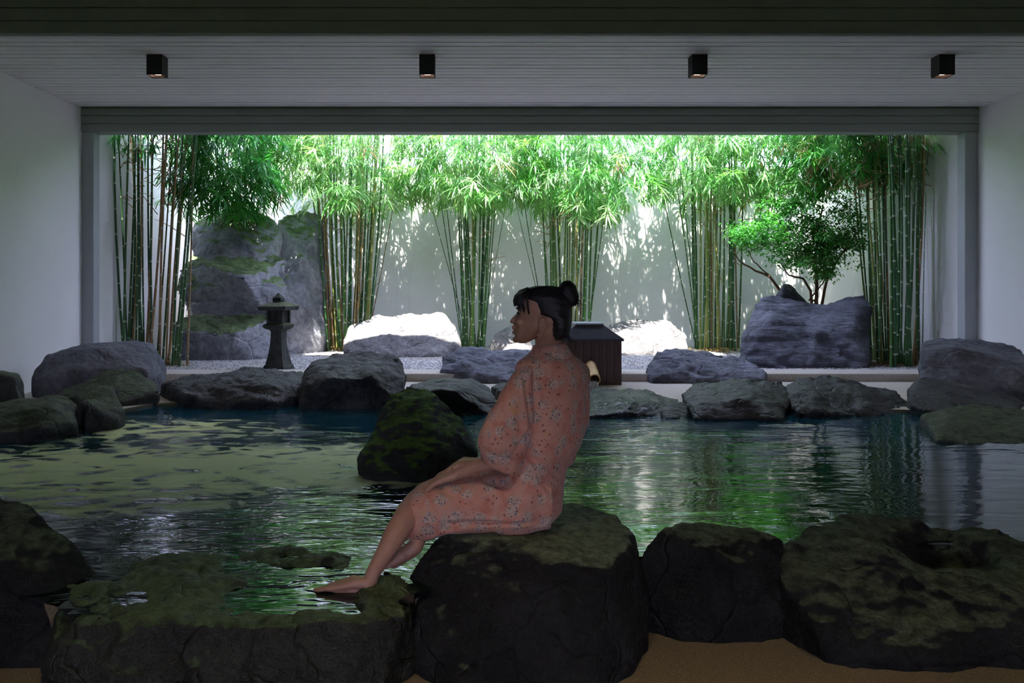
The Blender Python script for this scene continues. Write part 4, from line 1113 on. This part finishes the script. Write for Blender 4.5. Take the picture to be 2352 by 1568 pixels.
def skin_mat():
    m, nt, b = new_mat('skin')
    v = coords(nt, 'Object'); n = noise_n(nt, v, 25, 4)
    c = ramp(nt, n, [(0.3, (0.42, 0.225, 0.145)), (0.7, (0.50, 0.28, 0.185))]).outputs['Color']
    nt.links.new(c, b.inputs['Base Color']); b.inputs['Roughness'].default_value = 0.5
    b.inputs['Subsurface Weight'].default_value = 0.12; b.inputs['Subsurface Radius'].default_value = (0.01, 0.004, 0.002)
    bump_n(nt, noise_n(nt, v, 180, 2), 0.08, 0.003, b)
    return m
def hair_mat():
    m, nt, b = new_mat('black_hair')
    v = coords(nt, 'Object', (40, 130, 130)); n = noise_n(nt, v, 2.0, 3, 0.6, 0.4)
    nt.links.new(ramp(nt, n, [(0.3, (0.004, 0.004, 0.006)), (0.7, (0.022, 0.020, 0.024))]).outputs['Color'], b.inputs['Base Color'])
    b.inputs['Roughness'].default_value = 0.42
    bump_n(nt, n, 0.6, 0.004, b)
    return m
def kimono_mat():
    """salmon cotton printed with loose clusters of small grey, cream and wine flowers"""
    m, nt, b = new_mat('floral_cotton')
    v = coords(nt, 'Object')
    def vor(scale, feat='F1', off=(0, 0, 0)):
        mp = nt.nodes.new('ShaderNodeMapping'); mp.inputs['Location'].default_value = off; nt.links.new(v, mp.inputs['Vector'])
        q = nt.nodes.new('ShaderNodeTexVoronoi'); q.feature = feat; q.inputs['Scale'].default_value = scale; q.inputs['Randomness'].default_value = 0.95
        nt.links.new(mp.outputs['Vector'], q.inputs['Vector']); return q
    n1 = noise_n(nt, v, 18, 4, 0.6); n2 = noise_n(nt, v, 34, 3, 0.6)
    c = ramp(nt, n1, [(0.28, (0.50, 0.18, 0.115)), (0.45, (0.60, 0.275, 0.185)), (0.58, (0.61, 0.33, 0.235)), (0.75, (0.64, 0.32, 0.14))]).outputs['Color']
    # pale haze patches around the flower clusters
    k = vor(17)
    halo = ramp(nt, k.outputs['Distance'], [(0.25, 1.0), (0.50, 0.0)]).outputs['Color']
    c = mixc(nt, math_n(nt, 'MULTIPLY', halo, 0.7), c, (0.50, 0.40, 0.30))
    # tiny petals inside the clusters
    f = vor(120, off=(3, 1, 2))
    sc_ = nt.nodes.new('ShaderNodeSeparateColor'); nt.links.new(f.outputs['Color'], sc_.inputs[0])
    petal = ramp(nt, f.outputs['Distance'], [(0.30, 1.0), (0.42, 0.0)]).outputs['Color']
    pc = ramp(nt, sc_.outputs[0], [(0.0, (0.10, 0.12, 0.15)), (0.4, (0.22, 0.26, 0.27)), (0.7, (0.60, 0.53, 0.46)), (1.0, (0.08, 0.09, 0.13))], 'CONSTANT').outputs['Color']
    hm = ramp(nt, k.outputs['Distance'], [(0.36, 1.0), (0.48, 0.0)]).outputs['Color']
    c = mixc(nt, math_n(nt, 'MULTIPLY', math_n(nt, 'MULTIPLY', petal, hm), 0.95), c, pc)
    # scattered wine-red ringed blossoms
    d = vor(52, off=(7, 5, 1)); sd = nt.nodes.new('ShaderNodeSeparateColor'); nt.links.new(d.outputs['Color'], sd.inputs[0])
    ring = ramp(nt, d.outputs['Distance'], [(0.07, 0.0), (0.12, 1.0), (0.19, 1.0), (0.25, 0.0)]).outputs['Color']
    sel = math_n(nt, 'GREATER_THAN', sd.outputs[1], 0.52)
    c = mixc(nt, math_n(nt, 'MULTIPLY', math_n(nt, 'MULTIPLY', ring, sel), 0.8), c, (0.13, 0.035, 0.045))
    d2 = vor(95, off=(1, 9, 4)); s2 = nt.nodes.new('ShaderNodeSeparateColor'); nt.links.new(d2.outputs['Color'], s2.inputs[0])
    dot = ramp(nt, d2.outputs['Distance'], [(0.14, 1.0), (0.22, 0.0)]).outputs['Color']
    sel2 = math_n(nt, 'GREATER_THAN', s2.outputs[1], 0.66)
    c = mixc(nt, math_n(nt, 'MULTIPLY', math_n(nt, 'MULTIPLY', dot, sel2), 0.75), c, (0.10, 0.045, 0.06))
    nt.links.new(c, b.inputs['Base Color']); b.inputs['Roughness'].default_value = 0.9; b.inputs['Specular IOR Level'].default_value = 0.15
    b.inputs['Sheen Weight'].default_value = 0.15
    h = math_n(nt, 'ADD', math_n(nt, 'MULTIPLY', noise_n(nt, v, 9, 3, 0.5, 0.8), 1.0), math_n(nt, 'MULTIPLY', noise_n(nt, v, 500, 1), 0.03))
    bump_n(nt, h, 0.35, 0.03, b)
    return m
M['skin'] = skin_mat(); M['hair'] = hair_mat(); M['kimono'] = kimono_mat()
M['lash'] = plain('dark_lash', (0.012, 0.010, 0.010), 0.6)
M['eye'] = plain('eye_white', (0.45, 0.42, 0.40), 0.2)
M['lip'] = plain('lip_skin', (0.36, 0.12, 0.10), 0.45)

person = empty('person', W(1180, 1208, 0))
tag(person, 'woman in a salmon floral kimono, black hair in a bun, sitting on the boulder', 'person')
PO = person.location.copy()

# head frame: a = forward, b = towards her left (the viewer), c = up, in photo pixels around the head's middle
HC = W(1241, 730, -0.02)
yaw = R(9)                                   # the face turns a little away from the viewer
FW = Vector((-math.cos(yaw), math.sin(yaw), 0)); LF = Vector((-math.sin(yaw), -math.cos(yaw), 0)); UP = Vector((0, 0, 1))
def H(a, b_, c): return HC + (FW * a + LF * b_ + UP * c) * PX
HR = Matrix((FW, LF, UP)).transposed()

def sec_ring(af, ab, hw, c, n=28, e=2.25, cf=0.0):
    """horizontal head section; e is the superellipse power"""
    m_ = (af + ab) / 2; A = (af - ab) / 2; ring = []
    for k in range(n):
        t = 2 * math.pi * k / n
        ct, st = math.cos(t), math.sin(t)
        x = math.copysign(abs(ct) ** (2 / e), ct); y = math.copysign(abs(st) ** (2 / e), st)
        ring.append(H(m_ + A * x, hw * y, c))
    return ring
def interp(tab, step=4):
    tab = sorted(tab); out = []
    c = tab[0][0]
    while c <= tab[-1][0] + 1e-6:
        for i in range(len(tab) - 1):
            if tab[i][0] <= c <= tab[i + 1][0]:
                f_ = (c - tab[i][0]) / (tab[i + 1][0] - tab[i][0])
                out.append([c] + [tab[i][j] + (tab[i + 1][j] - tab[i][j]) * f_ for j in range(1, len(tab[0]))]); break
        c += step
    return out

g = Geo()
head = [(-58, 48, 34, 9), (-54, 56, 24, 16), (-46, 59, 10, 24), (-36, 57.5, -6, 31), (-24, 57, -30, 37), (-10, 56.5, -54, 41), (4, 54.5, -60, 43), (13, 52.5, -62, 44), (24, 53, -64, 45), (38, 50, -64, 45), (50, 40, -58, 41), (60, 22, -48, 32), (67, -4, -28, 15)]
g.loft([sec_ring(af, ab, hw, c, e=2.2) for c, af, ab, hw in interp(head, 3)])
# nose, lips, chin, brow, cheek
for i in range(9):
    f_ = i / 8
    g.ball(H(50 + 14.5 * f_ ** 1.15, 0, 13 - 20.5 * f_), ((3.4 + 2.0 * f_) * PX,) * 3, 12)
g.ball(H(65.2, 0, -8.5), (5.0 * PX,) * 3, 12)
for s_ in (-1, 1):
    g.ball(H(59.5, s_ * 6.2, -11.5), (4.6 * PX, 3.4 * PX, 3.6 * PX), 10, HR)
    g.ball(H(48, s_ * 15, 21), (6 * PX, 13 * PX, 4.5 * PX), 12, HR)
    g.ball(H(45, s_ * 22, -8), (11 * PX, 13 * PX, 11 * PX), 12, HR)
g.ball(H(60.0, 0, -22), (7.0 * PX, 11 * PX, 4.6 * PX), 12, HR)
g.ball(H(58.6, 0, -33.5), (7.2 * PX, 10 * PX, 4.6 * PX), 12, HR)
g.ball(H(55, 0, -49), (9.0 * PX, 11 * PX, 8 * PX), 12, HR)
# ears: rim, bowl and lobe
for s_ in (-1, 1):
    rim = [H(2, s_ * 42, -31), H(3, s_ * 45, -37), H(-2, s_ * 48, -40), H(-11, s_ * 52, -27), H(-18, s_ * 55, -10), H(-17, s_ * 55, 3), H(-9, s_ * 52, 7), H(-1, s_ * 47, 1), H(-1, s_ * 43, -9)]
    sm = [rim[i].lerp(rim[i + 1], k / 3) for i in range(len(rim) - 1) for k in range(3)] + [rim[-1]]
    g.tube(sm, [2.7 * PX] * len(sm), 8)
    g.ball(H(-8, s_ * 47, -15), (9.0 * PX, 3.4 * PX, 19 * PX), 12, HR @ Matrix.Rotation(R(-10), 3, 'Y'))
    g.ball(H(-1, s_ * 46, -37), (5 * PX, 3.2 * PX, 5.5 * PX), 10, HR)
# neck and the body under the robe
g.limb([H(-24, 0, -22), W(1259, 778, 0.0), W(1261, 798, 0.0), W(1264, 830, 0.0)], [29 * PX, 29 * PX, 30.5 * PX, 36 * PX], 18)
g.limb([W(1264, 845, 0), W(1268, 930, 0), W(1252, 1040, 0), W(1222, 1130, 0.01)], [0.060, 0.070, 0.062, 0.065], 18)
g.limb([W(1215, 872, -0.10), W(1266, 850, 0), W(1322, 868, 0.10)], [0.026, 0.04, 0.026], 14)
# left arm (nearer the viewer) down into the sleeve, forearm out along the thigh
g.limb([W(1215, 872, -0.10), W(1182, 955, -0.130), W(1168, 1040, -0.13)], [0.026, 0.032, 0.032], 14)
g.limb([W(1168, 1040, -0.13), W(1120, 1062, -0.118), W(1078, 1078, -0.100), W(1044, 1090, -0.085)], [0.033, 0.029, 0.023, 0.0185], 14)
# right arm, hidden behind the torso until the hand
g.limb([W(1322, 868, 0.10), W(1308, 960, 0.14), W(1276, 1045, 0.13)], [0.026, 0.034, 0.032], 14)
g.limb([W(1276, 1045, 0.13), W(1190, 1062, 0.075), W(1120, 1064, 0.01), W(1098, 1063, -0.012)], [0.032, 0.030, 0.024, 0.021], 14)
def hand(wrist, knuckle, tip, across, s_thumb, curl):
    """palm, four fingers of different length with two bends, and a thumb from the side of the palm"""
    ax = (knuckle - wrist); fw = (tip - knuckle); ac = across.normalized()
    for k, o_ in enumerate((-0.028, -0.009, 0.010, 0.027)):
        kn = knuckle + ac * o_ - fw.normalized() * (0.004 if k in (0, 3) else 0)
        g.limb([wrist + ac * o_ * 0.45, wrist.lerp(kn, 0.5) + ac * o_ * 0.1, kn], [0.015, 0.0135, 0.0105], 10)
        ln = (0.86, 1.0, 0.94, 0.74)[k]
        p1 = kn + fw * 0.42 * ln; p2 = kn + fw * 0.74 * ln + curl * 0.35; p3 = kn + fw * 0.98 * ln + curl
        g.limb([kn, p1, p2, p3], [0.0092, 0.0083, 0.0076, 0.0062], 10)
    b0 = wrist + ac * s_thumb * 0.024 + ax * 0.22
    b1 = b0 + ac * s_thumb * 0.020 + ax * 0.42; b2 = b1 + ax * 0.38 + ac * s_thumb * 0.004 + curl * 0.2; b3 = b2 + ax * 0.26 + curl * 0.3
    g.limb([b0, b1, b2, b3], [0.0125, 0.0105, 0.0090, 0.0068], 10)
hand(W(1044, 1090, -0.085), W(1008, 1100, -0.075), W(975, 1118, -0.068), Vector((0.15, 1, 0.25)), 1, Vector((-0.004, 0, -0.020)))
hand(W(1098, 1063, -0.012), W(1060, 1060, -0.035), W(1022, 1078, -0.045), Vector((0.25, 1, 0.05)), -1, Vector((-0.006, 0, -0.016)))
# left leg, foot flat on the ledge
g.limb([W(1215, 1145, -0.04), W(1080, 1150, -0.05), W(950, 1168, -0.07)], [0.055, 0.050, 0.043], 16)
g.limb([W(950, 1168, -0.07), W(928, 1195, -0.13), W(908, 1228, -0.18), W(882, 1274, -0.23), W(856, 1316, -0.27), W(850, 1334, -0.275)], [0.043, 0.0425, 0.0405, 0.031, 0.0235, 0.0235], 16)
FB = -0.275
g.ball(W(846, 1346, FB), (0.026, 0.027, 0.023), 14)
for k, o_ in enumerate((-0.026, -0.012, 0.003, 0.017, 0.030)):       # little toe nearest the viewer
    ln = (0.62, 0.78, 0.89, 0.97, 1.0)[k]
    u1 = 850 - 92 * (0.78 + 0.22 * ln); u2 = 850 - 134 * (0.72 + 0.28 * ln)
    g.limb([W(846, 1340, FB + o_ * 0.5), W(812, 1341 - 3 * k * 0.6, FB + o_ * 0.75), W(u1, 1352 - 1.2 * k, FB + o_)], [0.020, 0.0155 + 0.0009 * k, 0.0100 + 0.0006 * k], 12)
    g.limb([W(846, 1355, FB + o_ * 0.5), W(u1 + 6, 1357, FB + o_)], [0.013, 0.0080], 10)
    g.limb([W(u1, 1353, FB + o_), W((u1 + u2) / 2, 1352, FB + o_), W(u2, 1356, FB + o_)], [0.0100, 0.0080 + 0.0008 * (k == 4), 0.0066 + 0.0025 * (k == 4)], 10)
# right leg folded behind, sole resting on the boulder's flank
g.limb([W(1215, 1145, 0.07), W(1080, 1150, 0.07), W(970, 1170, 0.05)], [0.055, 0.050, 0.043], 16)
g.limb([W(970, 1170, 0.05), W(968, 1205, -0.02), W(958, 1245, -0.10)], [0.048, 0.042, 0.028], 14)
g.limb([W(954, 1256, -0.11), W(930, 1272, -0.115), W(905, 1290, -0.12)], [0.027, 0.027, 0.022], 14)
for k, o_ in enumerate((-0.026, -0.012, 0.002, 0.015, 0.028)):
    g.limb([W(925, 1275, -0.115 + o_ * 0.6), W(904, 1291, -0.12 + o_), W(890 - k, 1301, -0.12 + o_)], [0.020, 0.0125, 0.008 + 0.002 * (k == 4)], 10)
me = g.remesh('body', 0.0034, 3, M['skin'])
a = co_get(me); n = no_get(me)
def dent(c, r, depth, direction):
    c = np.array(c); d2 = ((a - c) ** 2).sum(1) / (r * r)
    a[:] = a + np.outer(np.exp(-d2) * depth, np.array(direction))
for s_ in (-1, 1):
    dent(H(51, s_ * 17, 11), 9 * PX, 5.0 * PX, -FW)
    dent(H(-6, s_ * 51, -14), 6.5 * PX, 4.5 * PX, -LF * s_)
dent(H(62, 0, -27.8), 3.2 * PX, 2.2 * PX, -FW)
dent(H(60, 0, -41), 4.5 * PX, 1.6 * PX, -FW)
dent(H(55, 0, 13), 5 * PX, 1.5 * PX, -FW)
co_set(me, a - np.array(PO))
body = link('body', me, person)

# eyes, lashes, brows, lips
def part(name, geo, mat, parent=person, smooth=True):
    for k in range(len(geo.v)): geo.v[k] = geo.v[k] - PO
    return link(name, geo.mesh(name, mat, smooth), parent)
for s_ in (1, -1):
    e = Geo(); e.ball(H(43.5, s_ * 16.5, 10.5), (6.6 * PX,) * 3, 16); part('eye', e, M['eye'])
    e = Geo()
    e.tube([H(51.0, s_ * 9, 10.5), H(51.6, s_ * 14, 12.6), H(49.6, s_ * 20, 12.4), H(45.5, s_ * 26, 10.2), H(43.0, s_ * 29, 8.8)], [0.9 * PX, 1.6 * PX, 1.9 * PX, 1.7 * PX, 0.7 * PX], 6); part('eyelash', e, M['lash'])
    e = Geo()
    e.tube([H(53.2, s_ * 8, 20.5), H(52.6, s_ * 16, 23), H(48.8, s_ * 24, 23.5), H(43.5, s_ * 31, 21)], [1.2 * PX, 1.9 * PX, 1.7 * PX, 0.6 * PX], 6); part('eyebrow', e, M['lash'])

# hair: cap, bun, fringe and loose wisps
g = Geo()
cap = [(-50, -34, -50, 22), (-44, -30, -60, 33), (-34, -26, -66, 41), (-22, -26, -69, 46), (-12, -26, -71, 48), (0, -24, -71.5, 49.5), (4, -6, -72, 50), (9, 14, -72, 50), (18, 18, -71.5, 50), (30, 22, -71, 50), (40, 32, -70, 49.5), (48, 47, -67, 47), (56, 46, -62, 43), (64, 36, -54, 35), (70, 22, -44, 24), (75, 2, -22, 9)]
g.loft([sec_ring(af, ab, hw, c, e=2.3) for c, af, ab, hw in interp(cap, 3)])
g.limb([H(-44, 0, 42), H(-56, 0, 54), H(-62, 0, 60)], [20 * PX, 16 * PX, 16 * PX], 14)
bun = HR @ Matrix.Rotation(R(14), 3, 'Y')
g.ball(H(-63, 0, 60), (21 * PX, 26 * PX, 26 * PX), 20, bun)
g.ball(H(-70, 0, 50), (17 * PX, 22 * PX, 24 * PX), 18, bun)
g.ball(H(-58, 0, 72), (14 * PX, 18 * PX, 13 * PX), 16, bun)
me = g.remesh('hair', 0.0036, 5, M['hair'])
a = co_get(me); n = no_get(me)
for k in range(len(a)):
    q = Vector(a[k]) - HC
    al = math.atan2(q.z, q.y) * 22 + mnoise.noise(q * 40) * 2.5
    a[k] += n[k] * (math.sin(al) * 0.0009 + mnoise.noise(q * 60) * 0.0012)
co_set(me, a - np.array(PO))
hair = link('hair', me, person)
g = Geo(); rng = random.Random(12)
for k in range(80):                           # fringe falling over the forehead
    b0 = rng.uniform(-36, 36); b1 = b0 * 0.86 + rng.uniform(-3, 3); lf = abs(b0) / 40
    pts = [H(28 - 10 * lf, b0 * 0.7, 69 - 8 * lf), H(47 - 8 * lf, b0 * .9, 62 - 8 * lf), H(58.5 - 12 * lf, b1, 50), H(62.5 - 16 * lf + rng.uniform(-2, 1), b1, 38), H(60 - 16 * lf + rng.uniform(-3, 1), b1 * 1.02, 27 + rng.uniform(-3, 6))]
    g.tube(pts, [2.0 * PX, 2.2 * PX, 1.8 * PX, 1.1 * PX, 0.3 * PX], 5)
for k in range(44):                           # side locks over the temple
    s_ = 1 if k % 2 else -1; q = rng.random()
    g.tube([H(24 - 6 * q, s_ * (28 + 8 * q), 66 - 6 * q), H(44 - 20 * q, s_ * (41 + 4 * q), 50 - 4 * q), H(48 - 26 * q, s_ * (43.5 + 5 * q), 36), H(43 - 26 * q + rng.uniform(-3, 3), s_ * (45.5 + 3.5 * q), 18 - 10 * q + rng.uniform(-4, 6))],
           [2.2 * PX, 2.2 * PX, 1.6 * PX, 0.3 * PX], 5)
part('fringe', g, M['hair'], hair)['kind'] = 'stuff'
g = Geo()
for k in range(34):
    if k < 16:
        st = H(-82 + rng.uniform(-4, 4), rng.uniform(-8, 8), 50 + rng.uniform(-12, 12))
        en = st + (FW * rng.uniform(-12, -3) + UP * rng.uniform(-34, -10) + LF * rng.uniform(-6, 6)) * PX
    else:
        st = H(-58 + rng.uniform(-8, 6), rng.uniform(-25, 25), -40 + rng.uniform(-5, 8))
        en = st + (FW * rng.uniform(-16, 0) + UP * rng.uniform(-26, -6)) * PX
    md = st.lerp(en, 0.5) + FW * rng.uniform(-8, 2) * PX
    g.tube([st, md, en], [0.7 * PX, 0.55 * PX, 0.3 * PX], 4)
part('wisps', g, M['hair'], hair)['kind'] = 'stuff'

# kimono -----------------------------------------------------------
TA = R(50)                                    # shoulder line turned away from the picture plane
TW, TT = 0.165, 0.108
EX = math.sqrt((TW * math.cos(TA)) ** 2 + (TT * math.sin(TA)) ** 2)
def torso_ring(u, v, hpx, n=36, flat=1.0):
    s_ = hpx * PX / EX; c = W(u, v, 0.0); ring = []
    for k in range(n):
        t = 2 * math.pi * k / n
        e = 2.4
        x = math.copysign(abs(math.cos(t)) ** (2 / e), math.cos(t)) * TW * s_; y = math.copysign(abs(math.sin(t)) ** (2 / e), math.sin(t)) * TT * s_ * flat
        ring.append(c + Vector((x * math.cos(TA) - y * math.sin(TA), x * math.sin(TA) + y * math.cos(TA), 0)))
    return ring
def tab_interp(tab, step):
    out = []
    for i in range(len(tab) - 1):
        n_ = max(1, int(abs(tab[i + 1][0] - tab[i][0]) / step))
        for k in range(n_): out.append([tab[i][j] + (tab[i + 1][j] - tab[i][j]) * k / n_ for j in range(len(tab[0]))])
    out.append(list(tab[-1])); return out
torso = [(806, 1263, 40), (816, 1264, 52), (828, 1267, 68), (842, 1270, 75), (862, 1272, 77), (900, 1272, 77), (950, 1270, 76), (1000, 1266, 75), (1030, 1260, 73), (1060, 1244, 70), (1090, 1226, 75), (1120, 1211, 84), (1150, 1203, 89), (1180, 1200, 88), (1203, 1194, 76), (1212, 1190, 60)]
g = Geo()
g.loft([torso_ring(u, v, h) for v, u, h in tab_interp(torso, 8)])
# collar standing around the neck
def collar_ring(u, v, hx, hy, n=28):
    c = W(u, v, 0.0)
    return [c + Vector((hx * PX * math.cos(2 * math.pi * k / n), hy * PX * math.sin(2 * math.pi * k / n), 0)) for k in range(n)]
# lap: two thighs under one skirt, knees to the left
def lap_ring(u, vt, vb, hy, cy, n=32):
    c = W(u, (vt + vb) / 2, cy); hz = (vb - vt) / 2 * PX; ring = []
    for k in range(n):
        t = 2 * math.pi * k / n; e = 2.6
        ring.append(c + Vector((0, hy * math.copysign(abs(math.cos(t)) ** (2 / e), math.cos(t)), hz * math.copysign(abs(math.sin(t)) ** (2 / e), math.sin(t)))))
    return ring
lap = [(1262, 1085, 1208, 0.125, 0.02), (1220, 1064, 1214, 0.15, 0.02), (1150, 1078, 1217, 0.160, 0.015), (1080, 1086, 1214, 0.160, 0.01), (1030, 1094, 1216, 0.155, 0.005), (990, 1103, 1232, 0.150, 0.0), (960, 1116, 1238, 0.142, -0.005), (935, 1140, 1228, 0.128, -0.01), (916, 1164, 1213, 0.105, -0.02), (906, 1178, 1200, 0.07, -0.03)]
g.loft([lap_ring(u, vt, vb, hy, cy) for u, vt, vb, hy, cy in tab_interp(lap, 8)])
# the cloth's turned-up edge along the rock
g.limb([W(1255, 1206, -0.10), W(1170, 1214, -0.135), W(1080, 1211, -0.14), W(1010, 1222, -0.13), W(975, 1237, -0.12)], [0.010, 0.012, 0.012, 0.012, 0.010], 8)
# right sleeve on the far side
g.limb([W(1326, 858, 0.115), W(1318, 960, 0.15), W(1290, 1040, 0.145), W(1200, 1062, 0.085), W(1160, 1066, 0.05)], [0.050, 0.060, 0.060, 0.055, 0.050], 14)
g.limb([W(1316, 852, 0.09), W(1264, 835, 0.0), W(1212, 852, -0.095)], [0.045, 0.05, 0.045], 14)
me = g.remesh('kimono', 0.0062, 4, M['kimono'])

def cloth(me, creases, wr=0.004, seed=0):
    a = co_get(me); n = no_get(me)
    for k in range(len(a)):
        p = Vector(a[k]); q = p * 7 + Vector((seed, 0, 0))
        d = mnoise.noise(q) * wr * 1.2 + mnoise.noise(Vector((q.x * 1.5 + q.z * 2.6, q.y * 2, q.z * 0.9 - q.x * 1.2))) * wr
        a[k] += n[k] * d
    for (p1, p2, w_, depth) in creases:
        p1 = np.array(p1); p2 = np.array(p2); v = p2 - p1; L = (v ** 2).sum()
        t = np.clip(((a - p1) @ v) / L, 0, 1)
        q = p1 + np.outer(t, v)
        dist = np.sqrt(((a - q)[:, [0, 2]] ** 2).sum(1))
        front = (n[:, 1] < 0.3)
        amt = np.exp(-(dist / w_) ** 2) * np.sin(np.pi * np.clip(t, 0.02, 0.98)) ** 0.5 * depth * front
        rid = np.exp(-((dist - 2.1 * w_) / w_) ** 2) * 0.45 * depth * front * (np.sin(np.pi * np.clip(t, 0.02, 0.98)) ** 0.5)
        a -= n * (amt - rid)[:, None]
    co_set(me, a - np.array(PO))
cloth(me, [(W(1222, 1040, -.12), W(1305, 1120, -.05), 0.007, 0.010), (W(1205, 1050, -.12), W(1270, 1140, -.1), 0.007, 0.009), (W(1190, 1052, -.14), W(1175, 1110, -.15), 0.006, 0.006),
           (W(1215, 1030, -.12), W(1320, 1035, -.02), 0.008, 0.008), (W(1060, 1100, -.13), W(1180, 1125, -.15), 0.008, 0.006), (W(985, 1110, -.1), W(1090, 1160, -.14), 0.009, 0.006), (W(1290, 1030, -.05), W(1335, 1010, .05), 0.007, 0.006),
           (W(1010, 1200, -.14), W(1240, 1195, -.12), 0.006, 0.008), (W(1045, 1192, -.14), W(1160, 1204, -.14), 0.006, 0.006), (W(960, 1125, -.1), W(1000, 1210, -.13), 0.01, 0.005), (W(1275, 880, -.1), W(1290, 1000, -.08), 0.02, 0.004)], 0.0035, 1)
kim = link('kimono', me, person)
# collar band
g = Geo()
rings = [collar_ring(1262, 794, 33, 36), collar_ring(1262, 789, 34.5, 37.5), collar_ring(1262, 790, 37.5, 40.5), collar_ring(1263, 806, 45, 48), collar_ring(1264, 822, 54, 58), collar_ring(1264, 826, 40, 44)]
for r_ in rings:
    for p in r_:                              # the band sits higher at the nape and dips at the throat
        p.z += (p.x - W(1262, 800).x) * 0.10
g.loft(rings, cap=False)
col_me = g.remesh('collar', 0.004, 3, M['kimono']) if False else g.mesh('collar', M['kimono'], True)
aa = co_get(col_me); co_set(col_me, aa - np.array(PO)); link('collar', col_me, kim)
# left sleeve
def sleeve_ring(uc, v, h, hy, dy, tilt, n=26):
    c = W(uc, v, dy); ring = []
    for k in range(n):
        t = 2 * math.pi * k / n
        x = h * PX * math.cos(t); y = hy * math.sin(t)
        ring.append(c + Vector((x, y + x * 0.25, -x * tilt)))
    return ring
g = Geo()
slv = [(836, 1206, 17, 0.030, -0.105, -0.5), (850, 1203, 26, 0.046, -0.115, -0.35), (880, 1192, 32, 0.056, -0.128, -0.2), (930, 1178, 44, 0.062, -0.140, -0.1), (985, 1164, 60, 0.066, -0.145, 0.0), (1015, 1156, 56, 0.066, -0.142, 0.15), (1040, 1150, 49, 0.062, -0.138, 0.3), (1064, 1150, 43, 0.056, -0.132, 0.42), (1078, 1152, 36, 0.050, -0.130, 0.45)]
g.loft([sleeve_ring(u, v, h, hy, dy, tl) for v, u, h, hy, dy, tl in tab_interp(slv, 8)])
me = g.remesh('sleeve', 0.0062, 3, M['kimono'])
cloth(me, [(W(1205, 865, -.17), W(1222, 985, -.17), 0.007, 0.008), (W(1222, 985, -.17), W(1180, 1040, -.18), 0.007, 0.010), (W(1190, 940, -.19), W(1200, 1000, -.19), 0.012, 0.005), (W(1140, 930, -.18), W(1150, 1030, -.19), 0.02, 0.004), (W(1110, 1030, -.17), W(1185, 1060, -.18), 0.01, 0.004)], 0.004, 5)
link('sleeve', me, kim)
